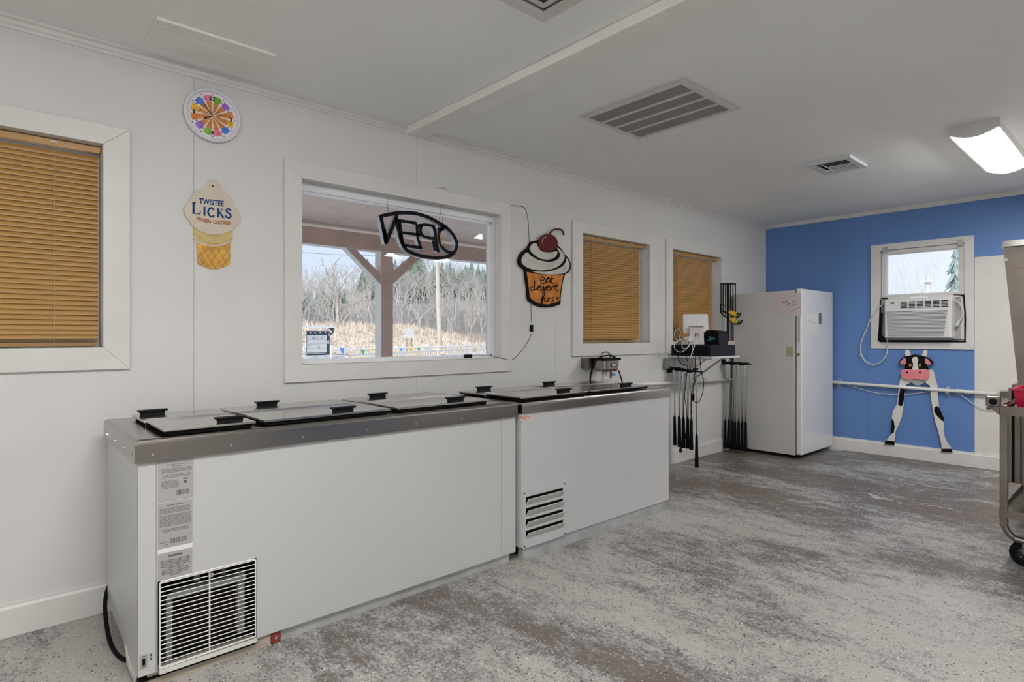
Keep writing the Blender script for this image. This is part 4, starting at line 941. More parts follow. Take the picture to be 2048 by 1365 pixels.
for dx in (-.016,.016): m.tube([(6.0+dx,YW-.001,.972),(6.0+dx,2.90,.955)],.006,6)
for k in range(14): m.tube([(5.984,3.16-k*.018,.968),(6.016,3.16-k*.018,.968)],.004,5)
m.build('rack_arm', black, rk2)
MB().box(5.96,6.04,YW-.01,YW-.001,.94,1.0).build('mounting_plate', black, rk2)
pa = putter(.935,.30)
for i in range(13):
    o = pa if i == 0 else dup(pa)
    y = 3.175-i*.0195; up = i in (4,)
    o.location = (5.985+(.018 if i%2 else -.018), y, .035+random.uniform(-.006,.006)); o.rotation_euler = (random.uniform(-.010,.010)+.02*(1-i/12),random.uniform(-.008,.008),random.uniform(-.08,.08)+.05)
    o['label'] = 'long putter with black grip hanging in the row beside the fridge'; o['group'] = 'long putters beside the fridge'; o['category'] = 'putter'
# tall rack above
tk = thing('club_rack', 'tall black wire rack with yellow holders left of the fridge top', 'rack', (5.95,3.15,1.2))
def RP(X,Y,y): a,b = W(1430+X*.10251,560+Y*.10251,y); return (a,y,b)
m = MB()
for X, y0_, zb_ in ((118,3.15,640),(160,3.15,660),(205,3.14,690),(300,3.10,640),(350,3.10,640),(398,3.10,630)):
    a = RP(X,85,y0_); b = RP(X,zb_,y0_); m.tube([a,b],.0058 if X<400 else .004,6)
m.build('rack_wire', black, tk)
a = RP(255,80,3.12); b = RP(262,1200,3.12); MB().box(a[0]-.012,a[0]+.012,3.115,3.13,b[2],a[2]).build('rack_post', black, tk)
m = MB(); m.tube([RP(108,82,3.15),RP(270,75,3.12),RP(402,82,3.10)],.008,6); m.tube([RP(108,480,3.15),RP(205,500,3.12)],.006,5); m.tube([RP(105,480,3.15),RP(105,640,3.15)],.006,5)
m.tube([RP(110,640,3.15),RP(260,770,3.12),RP(400,870,3.05),RP(480,860,3.02)],.007,6); m.tube([RP(105,600,3.15),RP(255,650,3.12),RP(400,720,3.05),RP(440,740,3.02)],.007,6)
m.tube([RP(440,735,3.02),RP(505,655,3.0)],.009,6); m.tube([RP(480,870,3.02),RP(530,795,3.0)],.009,6); m.tube([RP(400,710,3.03),RP(455,645,3.01)],.009,6); m.tube([RP(440,860,3.03),RP(475,795,3.01)],.009,6)
m.build('rack_tray', black, tk)
for q in ([(265,630),(400,700)],[(290,610),(410,665)],[(290,760),(380,840)],[(330,750),(440,830)]):
    a = RP(*q[0],3.06); b = RP(*q[1],3.02); MB().tube([a,b],.014,10).build('yellow_holder', yel, tk)
a = RP(255,1200,3.10); m = MB(); m.hull([(5.50,3.12,1.063),(5.56,3.12,1.063),(5.56,3.16,1.063),(5.50,3.16,1.063)],[(5.49,3.12,1.20),(5.555,3.12,1.21),(5.555,3.16,1.21),(5.49,3.16,1.20)])
# packet sits on a small ledge beside the shelf
bpy.data.objects.remove(bt)
q0 = RP(255,1190,3.14); q1 = RP(480,1365,3.14)
ot = thing('outlet_box', 'cream electrical outlet box on the wall behind the cash drawer', 'outlet', (q0[0]+.06,YW,1.06))
MB().box(q0[0],RP(465,0,3.14)[0],3.14,YW-.001,1.06,q0[2]).build('box', cream, ot, bevel=.004)
MB().box(q0[0]+.03,q0[0]+.07,3.136,3.14,1.12,1.16).build('socket', paper2, ot)

# ------------------------------------------------------------------ upright fridge
fx0,fx1,fy0,fy1 = 6.12,6.95,2.50,3.155
fg = thing('upright_freezer', 'tall white upright freezer in the corner by the blue wall', 'freezer', ((fx0+fx1)/2,2.83,0))
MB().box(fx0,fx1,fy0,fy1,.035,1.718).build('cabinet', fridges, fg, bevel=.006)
MB().box(fx0+.003,fx1-.003,fy0-.012,fy0-.0005,.05,1.712).build('gasket', greyp, fg)
MB().box(fx0,fx1,2.43,fy0-.013,.045,1.733).build('door', fridgem, fg, bevel=.010)
for x in (fx0+.04,fx1-.06):
    for y in (fy0+.04,fy1-.05): MB().cyl((x,y,.0005),(x,y,.036),.018,10).build('foot', black, fg)
MB().box(fx0+.01,fx1-.01,fy0+.02,fy0+.03,.008,.036).build('kick_plate', black, fg)
sf = FarF(fx0); zq = lambda u,v: B(u,v,fx0)
y_,z1_ = zq(1597,633); _,z0_ = zq(1597,687)
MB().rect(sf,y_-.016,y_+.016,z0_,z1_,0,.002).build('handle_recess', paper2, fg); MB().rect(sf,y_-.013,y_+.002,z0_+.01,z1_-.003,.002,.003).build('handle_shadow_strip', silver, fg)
y_,z_ = zq(1597.5,709); MB().disc(sf,y_,z_,.012,0,.008,12).build('lock', steeld, fg)
y0_,z1_ = zq(1572,694); y1_,z0_ = zq(1587,714); o_ = MB().rect(sf,y1_,y0_,z0_,z1_,0,.0008).build('rating_label', mat('tan_label',(.46,.39,.30),.5), fg)
m = MB()
for k in range(7): m.rect(sf,y1_+.006,y0_-.006,z0_+.012+k*.013,z0_+.016+k*.013,.0008,.001)
m.build('print', mat('brown_ink',(.30,.22,.15),.6), o_)
y0_,z1_ = zq(1552,588); y1_,z0_ = zq(1604,632)
nt_ = thing('paper_note', 'note with dark red handwriting taped to the side of the upright freezer', 'note', (fx0-.004,(y0_+y1_)/2,z0_))
y0s,z1s = zq(1553,588); MB().rect(FarF(fx0-.001),2.435,y0s,z0_,z1s,0,.0012).build('sheet', paperp, nt_)
zn = Z(1540,570,140/1006,B,fx0); m = MB(); FN = FarF(fx0-.002)
for q in ([(172,265),(180,235),(195,262),(205,235)],[(208,255),(215,240),(222,255),(232,232),(240,250)],[(240,215),(245,245)],[(240,300),(250,275),(262,280),(255,300),(272,265),(285,285),(298,262)],[(325,255),(335,235),(350,228)],[(335,245),(352,240)],[(322,305),(330,285),(345,300),(355,285),(368,292),(382,275)],[(303,388),(315,372),(330,380),(340,362),(352,352)],[(372,350),(390,335),(405,338),(420,320),(435,325),(452,305)]):
    m.ribbon(TR(zn,q), .004, FN, 0,.0008)
m.build('handwriting', inkr, nt_)
FD = Fr((0,2.43,0),(1,0,0),(0,0,1)); zd = lambda u,v: W(u,v,2.43)
x0_,z1_ = zd(1612,625); x1_,z0_ = zd(1636.5,669.5)
n2 = thing('paper_note', 'white sheet with pencil writing on the upright freezer door', 'note', ((x0_+x1_)/2,2.427,z0_))
MB().rect(FD,x0_,x1_,z0_,z1_,.0005,.0015).build('sheet', paper2, n2)
zn2 = Z(1540,570,140/1006,W,2.43); m = MB()
for q in ([(535,545),(548,530),(556,505),(563,512)],[(570,558),(580,540),(585,520)],[(592,550),(605,535),(600,520),(612,545)],[(628,585),(632,560),(642,545),(646,560)]): m.ribbon(TR(zn2,q), .004, FD,.0015,.002)
m.build('handwriting', inkg, n2)
x0_,z1_ = zd(1637.5,626); x1_,z0_ = zd(1642.5,648); MB().rect(FD,x0_,x1_,z0_,z1_,.0003,.002).build('display', dgreen, fg)
x0_,z1_ = zd(1661,597); MB().rect(FD,x0_,x0_+.035,z1_-.008,z1_,.0003,.002).build('badge', greyp, fg)

# ------------------------------------------------------------------ cow cut-out on the blue wall
def cz_(d=0): return Z(1660,680,388/1892,B,XB-d)
zw = cz_(.02)
a_ = zw(850,1080); cow = thing('cow_cutout', 'flat wooden black and white cow figure on the blue wall', 'decoration', (XB,a_[0],a_[1]))
legL = [(700,300),(680,420),(668,520),(658,620),(615,700),(605,760),(625,800),(630,860),(600,920),(560,970),(540,1000),(535,1020),(632,1028),(632,985),(640,900),(670,830),(700,760),(712,680),(725,600),(735,470),(745,440),(790,415),(870,440),(930,415),(978,450),(985,560),(1005,680),(1025,790),(1055,880),(1085,1000),(1092,1060),(1088,1092),(1195,1098),(1190,1062),(1150,1010),(1120,950),(1110,880),(1115,800),(1100,740),(1065,660),(1055,560),(1050,450),(1030,380),(1005,290)]
MB().prism(TR(zw,legL)[::-1], FarF(XB), .018,.030).build('body_board', coww, cow)
FC = FarF(XB-.030)
for nm, q, mt_ in (('leg_patch',[(690,470),(672,560),(668,630),(690,648),(712,640),(725,580),(737,490),(735,465)],cowb),('leg_patch',[(605,780),(625,790),(635,850),(625,905),(592,922),(602,860)],cowb),('leg_patch',[(1050,645),(1020,660),(1018,700),(1050,745),(1085,780),(1118,802),(1112,760),(1090,710),(1070,665)],cowb),('hoof',[(545,980),(632,990),(632,1028),(534,1020)],cowb),('hoof',[(1090,1062),(1190,1062),(1197,1098),(1088,1092)],cowb)):
    MB().prism(TR(zw,q)[::-1], FC, 0,.0015).build(nm, mt_, cow)
FH = FarF(XB-.045)
for q in ([(740,110),(752,95),(775,98),(785,120),(795,155),(745,165),(738,140)],[(915,110),(930,97),(950,100),(955,120),(948,165),(900,158)]):
    MB().prism(TR(zw,q)[::-1], FH, -.014,0).build('horn', coww, cow, bevel=.003)
head = [(800,150),(750,160),(700,185),(678,225),(700,235),(740,240),(735,290),(760,330),(940,330),(965,290),(950,245),(1000,240),(1018,232),(990,190),(950,170),(905,155),(850,145),(830,143)]
MB().prism(TR(zw,head)[::-1], FH, -.014,.004).build('head', cowb, cow)
for q in ([(745,180),(720,185),(690,220),(700,235),(740,240),(752,225)],[(935,180),(965,190),(1000,235),(960,245),(935,225)]): MB().prism(TR(zw,q)[::-1], FH, .004,.006).build('ear', cowp, cow)
MB().prism(cat(TR(zw,[(838,165),(815,175),(808,200),(820,240),(812,290),(870,290),(862,240),(868,200),(860,172),(838,165)]),3)[::-1], FH,.004,.006).build('blaze', coww, cow)
muz = [(725,285),(700,310),(705,350),(735,380),(800,388),(850,382),(900,395),(950,385),(978,350),(975,310),(945,285),(880,285),(840,295),(790,285),(725,285)]
MB().prism(cat(TR(zw,[(805,385),(815,425),(860,445),(910,430),(925,390),(805,385)]),3)[::-1], FH,-.006,.0).build('chin', mat('cow_grey',(.36,.37,.38),.5), cow)
MB().prism(cat(TR(zw,muz),3)[:-1][::-1], FH,.004,.014).build('muzzle', cowp, cow, bevel=.002)
for p in ((762,318),(888,318)): m = MB(); y_,z_ = zw(*p); m.disc(FarF(XB-.059), y_,z_,.010,0,.001,12); m.build('nostril', cowb, cow)
for p in ((790,247),(887,247)):
    m = MB(); y_,z_ = zw(*p); m.disc(FarF(XB-.049), y_,z_,.012,0,.0015,12,.016).mi(1).disc(FarF(XB-.0505), y_,z_-.004,.006,0,.001,10,.010); m.build('eye', [cowy, cowb], cow)

# ------------------------------------------------------------------ cart and machine at the right edge
ct = thing('utility_cart', 'stainless steel utility cart at the right edge', 'cart', (4.6,.30,0))
cx0,cx1,cy0,cy1 = 4.16,4.95,.02,.60
def post(x,y):
    return MB().box(x,x+.034,y-.034,y,.20,.872)
for x in (cx0,cx1-.034):
    for y in (cy1,cy0+.034): post(x,y).build('post', steeld, ct, bevel=.004)
for x in (cx0,cx1-.034):
    pts = [(x+.017,cy1-.017,.22),(x+.017,cy1-.020,.20),(x+.017,cy1-.05,.155),(x+.017,cy1-.11,.140),(x+.017,cy0+.11,.140),(x+.017,cy0+.05,.155),(x+.017,cy0+.020,.20),(x+.017,cy0+.017,.22)]
    MB().tube(cat(pts,4),.017,8).build('bottom_tube', steeld, ct, smooth=True)
for z, h in ((.815,.05),(.250,.045)):
    m = MB(); m.box(cx0+.001,cx1-.001,cy0+.001,cy1-.001,z+.012,z+.018); m.box(cx0-.002,cx0+.001,cy0+.0,cy1,z,z+h); m.box(cx1-.001,cx1+.002,cy0,cy1,z,z+h); m.box(cx0,cx1,cy1-.0005,cy1+.002,z,z+h); m.box(cx0,cx1,cy0-.002,cy0+.0005,z,z+h)
    m.build('shelf_tray', steeld, ct)
for x in (cx0+.04,cx1-.04):
    for y in (cy1-.105,cy0+.10):
        w_ = MB(); w_.cyl((x-.018,y,.069),(x+.018,y,.069),.0685,24); w_.mi(1).cyl((x-.020,y,.069),(x+.020,y,.069),.036,16); w_.mi(2)
        for k in range(4): a = math.pi/4+k*math.pi/2; w_.cyl((x-.021,y+.024*math.cos(a),.069+.024*math.sin(a)),(x+.021,y+.024*math.cos(a),.069+.024*math.sin(a)),.004,6)
        o_ = w_.build('caster_wheel', [blackr, darkbox, chrome], ct)
        m = MB(); m.box(x-.027,x-.023,y-.012,y+.012,.069,.125); m.box(x+.023,x+.027,y-.012,y+.012,.069,.125); m.box(x-.03,x+.03,y-.03,y+.03,.1385,.142); m.build('caster_fork', steeld, ct)
m = MB(); m.tube(cat([(cx0+.10,cy1+.01,.86),(cx0+.03,cy1+.01,.87),(cx0+.01,cy1+.015,.865),(cx0+.03,cy1+.045,.848),(cx0+.06,cy1+.06,.842)],4),.010,8); m.build('handle', steel, ct)
m = MB(); m.prism([B(2003,834,cx0),B(1984,820,cx0),B(1988,813,cx0),B(2003,812,cx0)], FarF(cx0), -.004,0); m.build('gusset', steeld, ct)
eb = thing('socket_box', 'dark grey electrical box with a round socket fixed on the cart corner', 'outlet', (cx0+.02,.66,.78))
yb0, yb1 = yat(2000,4.15), yat(1971,4.15); zb0 = B(1985,814,4.15)[1]; zb1 = B(1985,793.5,4.15)[1]
MB().box(4.15,4.19,yb0,yb1,zb0,zb1).build('box', steeld, eb, bevel=.006)
m = MB(); m.rect(FarF(4.15),yb0+.008,yb1-.014,zb0+.008,zb1-.008,0,.003); m.build('cover', greyp, eb)
m = MB(); m.disc(FarF(4.147),(yb0+yb1)/2-.002,(zb0+zb1)/2,.018,0,.004,16); m.build('socket', black, eb)
eb2 = thing('socket_box', 'dark box behind the cart handle at the end of the drain pipe', 'outlet', (6.9,.96,.70))
y0b, y1b = yat(2022,XB-.03), yat(2001,XB-.03); MB().box(XB-.07,XB-.002,y0b,y1b,B(2010,794,XB)[1],B(2010,782,XB)[1]).build('box', steeld, eb2, bevel=.006)
# basket etc on the cart
bs = thing('red_basket', 'red plastic basket on top of the cart', 'basket', (4.50,.42,.834))
def bk(x0,x1,y0,y1,z0,z1,fl,mt,name,parent,th=.004):
    m = MB(); lo = [(x0+fl,y0+fl,z0),(x1-fl,y0+fl,z0),(x1-fl,y1-fl,z0),(x0+fl,y1-fl,z0)]; hi = [(x0,y0,z1),(x1,y0,z1),(x1,y1,z1),(x0,y1,z1)]
    li = [(x0+fl+th,y0+fl+th,z0+th),(x1-fl-th,y0+fl+th,z0+th),(x1-fl-th,y1-fl-th,z0+th),(x0+fl+th,y1-fl-th,z0+th)]; hi2 = [(x0+th,y0+th,z1),(x1-th,y0+th,z1),(x1-th,y1-th,z1),(x0+th,y1-th,z1)]
    vs = lo+hi+li+hi2; fs = [(3,2,1,0),(8,9,10,11)]
    for k in range(4):
        j = (k+1)%4; fs += [(k,j,4+j,4+k),(4+k,4+j,12+j,12+k),(12+k,12+j,8+j,8+k)]
    m.add(vs,fs); return m.build(name, mt, parent)
bk(4.24,4.60,.26,.555,.834,.955,.02,redb,'basket_body',bs)
MB().holes(Fr((0,0,.956),(1,0,0),(0,1,0)),4.232,4.608,.252,.563,[(4.246,4.594,.266,.549)],-.006,.003).build('basket_rim', redb, bs)
m = MB()
for k in range(5):
    for j in range(4): m.box(4.2515-.006+.0034*0,4.2565,.30+k*.045,.325+k*.045,.855+j*.022,.862+j*.022)
m.build('weave_slots', redd, bs, kind='stuff')
tb = thing('red_tray', 'dark red plastic tray under the basket rim on the cart', 'tray', (4.30,.57,.834))
bk(4.20,4.36,.562,.592,.8335,.875,.002,redd,'tray_body',tb)
MB().box(4.21,4.35,.565,.5655,.836,.870).build('tray_divider', redb, tb)
pd2 = thing('paper_pad', 'pale yellow paper pad behind the red basket', 'paper', (4.75,.5,.834))
MB().hull([(4.66,.30,.8345),(4.90,.30,.8345),(4.90,.585,.8345),(4.66,.585,.8345)],[(4.66,.30,.895),(4.90,.30,.905),(4.90,.585,.905),(4.66,.585,.895)]).build('pad', mat('pale_yellow',(.68,.64,.48),.6), pd2)

sm = thing('steel_machine', 'tall stainless steel machine with slanted side behind the cart', 'machine', (5.5,.35,0))
def yz(u,v,x=5.02): return B(u,v,x)
SFm = FarF(5.02)
t0 = yz(2006.5,496); t1 = yz(2022,640); t2 = yz(2036,770); yR = -.05
m = MB(); m.prism([(yR,t2[1]),(yR,t0[1]),t0,t1,t2], SFm, -.62,0); m.build('upper_body', steeld, sm)
l0 = yz(2005,494); l1 = yz(2008,483)
m = MB(); m.prism([(yR,l0[1]-.004),(yR,l1[1]),(l1[0],l1[1]),(l0[0]+.004,l0[1]-.004)], SFm, -.62,.02); m.build('top_lip', steel2, sm)
m = MB(); yq = yz(2017,900)[0]
m.box(5.02,5.62,-.05,yz(2024,900)[0],.29,t2[1]); m.build('lower_body', steeld, sm)
m = MB(); 
for u0,u1 in ((2017.5,2023.5),(2030,2041)): a = yz(u1,900,5.0)[0]; b = yz(u0,900,5.0)[0]; m.box(4.99,5.019,a,b,.29,t2[1]-.02)
m.build('front_strip', steeld, sm)
MB().box(5.005,5.0195,yz(2030,900,5.0)[0],yz(2024,900,5.0)[0],.29,t2[1]-.02).build('dark_gap', black, sm)
for x in (5.08,5.55):
    for y in (.50,.05): MB().cyl((x,y,.0005),(x,y,.29),.02,10).build('leg', steeld, sm)
MB().rect(SFm, yR+.01, t0[0]-.02, 1.70,1.702,0,.003).build('weld_seam', brownp, sm)
m = MB(); y_,z_ = yz(2012.5,520); m.disc(SFm,y_,z_,.012,0,.008,12); m.build('screw', chrome, sm)

# ------------------------------------------------------------------ outdoors
GZ = -.12
MB().box(-40,160,YW+.17,220,GZ-.3,GZ).build('ground_outside', asphalt, kind='structure')
MB().box(XB+.16,160,-60,YW+.165,GZ-.3,GZ-.001).build('ground_side', asphalt, kind='structure')
pr = thing('porch', 'pinkish porch roof with beam, post and braces outside the big window', 'porch', (3.2,5.7,GZ))
YP = 5.70
m = MB(); sl = .10
for (a,b_) in ((-3,1.45),(1.452,2.67),(2.672,3.89),(3.892,5.11),(5.112,6.33),(6.332,9)):
    z0 = 2.36+.1*(YP-3.37)
    MB().hull([(a,3.38,z0),(b_-.004,3.38,z0),(b_-.004,6.3,2.36),(a,6.3,2.36)],[(a,3.38,z0+.02),(b_-.004,3.38,z0+.02),(b_-.004,6.3,2.38),(a,6.3,2.38)]).build('ceiling_board', porchc, pr)
MB().hull([(-3,3.38,2.70),(9,3.38,2.70),(9,6.5,2.40),(-3,6.5,2.40)],[(-3,3.38,2.74),(9,3.38,2.74),(9,6.5,2.44),(-3,6.5,2.44)]).build('roof_deck', greyp, pr)
MB().box(-3,9,YP,YP+.14,2.180,2.35).build('beam', porchb, pr)
MB().box(-3,9,YP+.001,YP+.139,2.176,2.180).build('beam_soffit', porchw, pr)
MB().box(-3,9,6.30,6.34,2.32,2.42).build('fascia', porchc, pr)
MB().box(-3,9,6.34,6.44,2.32,2.40).build('gutter', greyp, pr)
px0,px1 = 3.216,3.357
for x in (px0, px0-5.5, px0+3.6):
    m = MB(); m.box(x,x+.141,YP,YP+.138,GZ,2.18); m.build('post', porchb, pr)
    MB().box(x-.003,x,YP,YP+.138,GZ,2.18).build('post_face', porchw, pr)
for s_ in (-1,1):
    a = px0 if s_ < 0 else px1; m = MB(); pl2 = [(a,1.93),(a+s_*.30,2.18),(a+s_*.40,2.18),(a,1.83)]
    f5 = Fr((0,YP+.02,0),(1,0,0),(0,0,1)); m.prism(pl2, f5, -.09,0); m.build('brace', porchb if s_ > 0 else porchb, pr)
    pl3 = [(a,1.828),(a+s_*.402,2.178),(a+s_*.40,2.18),(a,1.83)]
    MB().prism([(a,1.815),(a,1.829),(a+s_*.399,2.18),(a+s_*.416,2.18)], f5, -.092,.002).build('brace_edge', porchw, pr)
MB().box(-3,9,3.38,6.3,GZ,GZ+.04).build('porch_slab', gravel, pr)

# white rail fence
def FP(s): return (10+s*24/26.6, 28+s*11.4/26.6)
fn = thing('rail_fence', 'long white two-rail fence in front of the grass bank', 'fence', (22,33.5,GZ))
for k in range(-3,12):
    s = k*3.0+2.2; x,y = FP(s); MB().box(x-.07,x+.07,y-.07,y+.07,GZ,.68).build('post', porchw, fn)
    MB().hull([(x-.09,y-.09,.68),(x+.09,y-.09,.68),(x+.09,y+.09,.68),(x-.09,y+.09,.68)],[(x-.02,y-.02,.74),(x+.02,y-.02,.74),(x+.02,y+.02,.74),(x-.02,y+.02,.74)]).build('post_cap', porchw, fn)
    x2,y2 = FP(s+3)
    if k < 11:
        for z in (.50,.20): MB().tube([(x,y,z),(x2,y2,z)],[.065,.065],4).build('rail', porchw, fn)
# grass bank
def bank(x,y):
    # distance behind the fence line
    d = (-(x-10)*11.4+(y-28)*24)/26.6; s = ((x-10)*24+(y-28)*11.4)/26.6
    if d < .6: return GZ
    t = min(1,(d-.6)/7); hgt = (1.95+.18*math.sin(s*.35)+.1*math.sin(s*.9)-max(0,s-17)*.045+(.0 if s > -6 else .0))
    return GZ+(hgt-GZ)*(t*t*(3-2*t))
vs=[];fs=[];nx,ny=70,30
for i in range(nx):
    for j in range(ny):
        s = -14+i*60/(nx-1); d = .5+j*11.5/(ny-1); x = 10+(s*24-d*11.4)/26.6; y = 28+(s*11.4+d*24)/26.6
        vs.append((x,y,bank(x,y)+random.uniform(-.04,.04)))
for i in range(nx-1):
    for j in range(ny-1): fs.append((i*ny+j,(i+1)*ny+j,(i+1)*ny+j+1,i*ny+j+1))
m = MB(); m.add(vs,fs); m.build('grass_bank', dryg, kind='structure')
m = MB()
for i in range(9000):
    s = random.uniform(-10,42); d = random.uniform(1,11); x = 10+(s*24-d*11.4)/26.6; y = 28+(s*11.4+d*24)/26.6; z = bank(x,y); h = random.uniform(.15,.6)*(1.15 if d > 5 else .7); a = random.uniform(0,6.3); q = .05
    lx, ly = random.uniform(-.2,.2), random.uniform(-.2,.2)
    m.add([(x-q*math.cos(a),y-q*math.sin(a),z),(x+q*math.cos(a),y+q*math.sin(a),z),(x+lx,y+ly,z+h)],[(0,1,2)])
tag(m.build('dry_grass', dryg2), 'long dry tan grass covering the bank', 'grass', kind='stuff')
# hill
def ridge(x):
    pts = [(-40,7),(30,7),(47,8.2),(60,11.8),(74,14.6),(94,13.4),(130,9),(200,6)]
    for (a,b_),(c,d_) in zip(pts,pts[1:]):
        if a <= x <= c: return b_+(d_-b_)*(x-a)/(c-a)
    return 4
def hill(x,y):
    sx = x*115/max(y,40); t = min(1,max(0,(y-46)/69)); return 0.2+ridge(sx)*t**1.25+.4*math.sin(x*.3)*math.sin(y*.2)*t
vs=[];fs=[];nx,ny=60,30
for i in range(nx):
    for j in range(ny): x = 0+i*160/(nx-1); y = 43+j*80/(ny-1); vs.append((x,y,hill(x,y)))
for i in range(nx-1):
    for j in range(ny-1): fs.append((i*ny+j,(i+1)*ny+j,(i+1)*ny+j+1,i*ny+j+1))
m = MB(); m.add(vs,fs); m.build('hillside', hillm, kind='structure')
def bare_mesh(seed, h, spread, depth, r0, n=4, mt=twig, crook=.18, name='branches'):
    rnd = random.Random(seed); m = MB()
    def br(p, d, l_, r_, k):
        seg = 3; pts = [p]; rs = [r_]; q = p
        for i in range(seg):
            d = (d+Vector((rnd.uniform(-crook,crook),rnd.uniform(-crook,crook),rnd.uniform(-.05,.14)))).normalized(); q = q+d*l_/seg; pts.append(q); rs.append(r_*(1-.45*(i+1)/seg))
        m.tube(pts, rs, n if k > 1 else 3, cap=False)
        if k > 0:
            for i in range(rnd.choice((3,4) if k > 1 else (3,3))):
                at = pts[rnd.choice((1,2,3,3))]; a = rnd.uniform(0,6.28); e = (d*rnd.uniform(.7,1.2)+Vector((math.cos(a),math.sin(a),.15))*spread).normalized()
                br(at, e, l_*rnd.uniform(.5,.75), r_*.45, k-1)
    br(Vector((0,0,0)), Vector((0,0,1)), h*.5, r0, depth); return m
bare = []
for i in range(4):
    o = bare_mesh(i+3, 9, .75, 4, .16).build('bare_tree', twig, local=True); o.location = (60,80,0); bare.append(o)
n_b = 0
for i in range(280):
    y = random.uniform(47,116)**1.0; f_ = random.uniform(.36,.92); x = y*f_
    o = bare[i] if i < 4 else bare[i%4].copy()
    if i >= 4: col.objects.link(o)
    o.location = (x,y,hill(x,y)-.1); s = random.uniform(.55,.8)*(1 if y > 60 else .75); o.scale = (s*1.1,s*1.1,s); o.rotation_euler = (0,0,random.uniform(0,6.28))
    tag(o, 'leafless grey-brown tree on the wooded hillside beyond the grass bank', 'tree', 'leafless trees on the hillside')
def conifer(seed, h, r, mt):
    rnd = random.Random(seed); m = MB(); m.mi(1).tube([(0,0,0),(0,0,h*.95)],[h*.02,h*.005],5); m.mi(0); L_ = 24
    for k in range(L_):
        t = k/L_; z = h*(.14+.84*t); rr = r*(1-t)**.85+.08; n = 12
        for j in range(n):
            a = 2*math.pi*(j+rnd.random()*.8)/n; ql = rr*rnd.uniform(.55,1.1); wd = ql*.22; c,s = math.cos(a),math.sin(a); dz = -h*.035+rnd.uniform(-.02,.02)*h
            m.add([(0,0,z+h*.035),(c*ql*.6-s*wd,s*ql*.6+c*wd,z+dz*.4),(c*ql,s*ql,z+dz),(c*ql*.6+s*wd,s*ql*.6-c*wd,z+dz*.4),(c*ql*.5,s*ql*.5,z-h*.02)],[(0,1,2),(0,2,3),(4,2,1),(4,3,2),(0,4,1),(0,3,4)])
    return m
con = [conifer(1,8,1.9,pine).build('conifer', [pine,bark], local=True), conifer(2,7,2.1,pine2).build('conifer', [pine2,bark], local=True)]
spots = []
rc = random.Random(5)
for i in range(95):
    y = rc.uniform(92,117); x = y*rc.uniform(.52,.90); spots.append((x,y,rc.uniform(.55,.9)))
for i in range(20):
    y = rc.uniform(70,100); x = y*rc.uniform(.36,.50); spots.append((x,y,rc.uniform(.38,.55)))
for i in range(12):
    y = rc.uniform(80,100); x = y*rc.uniform(.60,.66); spots.append((x,y,rc.uniform(.6,.9)))
for i,(x,y,s) in enumerate(spots):
    o = con[i] if i < 2 else con[i%2].copy()
    if i >= 2: col.objects.link(o)
    o.location = (x,y,hill(x,y)-.2); o.scale = (s,s,s); o.rotation_euler = (0,0,rc.uniform(0,6))
    tag(o, 'evergreen tree on the wooded hill behind the window', 'tree', 'evergreens on the hill')
m = MB()
for i in range(5000):
    y = random.uniform(44,75); x = y*random.uniform(.32,.95); z = hill(x,y)-.1; h = random.uniform(1.2,3.2); a = random.uniform(-.5,.5); b_ = random.uniform(-.4,.4); q = .03
    m.add([(x-q,y,z),(x+q,y+.02,z),(x+a,y+b_,z+h)],[(0,1,2)])
tag(m.build('brush', twig), 'thicket of bare brush at the foot of the hill', 'brush', kind='stuff')
# dead tree by the bank
dt = thing('dead_tree', 'crooked dead tree with a forked trunk behind the letter board', 'tree', (0,0,0))
YD = 42.0; zt2 = Z(590,460,390/2048,W,YD)
def DP(X,Y,dy=0): a,b = zt2(X,Y); return (a,YD+dy,b)
m = MB()
for pts, r0, r1 in (([(450,1030),(440,900),(450,790),(430,650),(400,560),(395,500)],.28,.17),([(450,780),(475,700),(468,640),(500,590),(530,510),(570,460)],.22,.05),([(395,510),(345,470),(310,400),(290,340),(280,290)],.13,.03),([(395,500),(405,420),(430,350),(460,290),(485,250)],.13,.03),([(480,1020),(510,950),(560,890),(590,850)],.17,.05),([(490,850),(560,800),(650,770),(720,730)],.17,.05),([(660,765),(740,690),(790,600)],.07,.03),([(405,420),(380,350),(350,330)],.06,.02),([(345,470),(280,475),(230,472)],.04,.015),([(310,380),(260,360),(210,355)],.04,.015),([(300,350),(300,290)],.04,.015),([(720,720),(700,620)],.05,.02),([(530,510),(600,480)],.04,.02),([(580,800),(620,740),(640,700)],.04,.02),([(430,350),(450,400)],.03,.01),([(120,870),(160,820)],.04,.02)):
    q = cat([DP(a,b,random.uniform(-.3,.3)) for a,b in pts],3); m.tube(q,[.5*(r0+(r1-r0)*i/(len(q)-1)) for i in range(len(q))],6,cap=False)
dto = Vector(DP(450,1030)); OFF[dt.name] = Vector((dto.x,YD,.5)); dt.location = OFF[dt.name]
b_ = DP(450,1030); m.tube([b_,(b_[0],b_[1],bank(b_[0],b_[1])-.2 if 1 else 0)],.15,6)
m.build('trunk', barkl, dt)
# utility pole
a = W(875,532,36); b_ = W(880,690,36)
m = MB(); m.tube([(b_[0],36,GZ+.3),(a[0]-.1,36,8.8)],[.19,.14],10); o_ = m.build('utility_pole', pole_w); tag(o_, 'tall pale wooden utility pole behind the white fence', 'pole')
m = MB(); za_ = W(602,505,52); zb_ = W(885,520,36); m.tube(cat([(za_[0]-20,62,za_[1]+1.0),(za_[0],52,za_[1]),(W(750,512,44)[0],44,W(750,512,44)[1]),(b_[0]+.0,36,7.2),(b_[0]+30,30,7.6)],6),.018,4); tag(m.build('power_line', greyp), 'thin power line crossing the sky', 'wire')
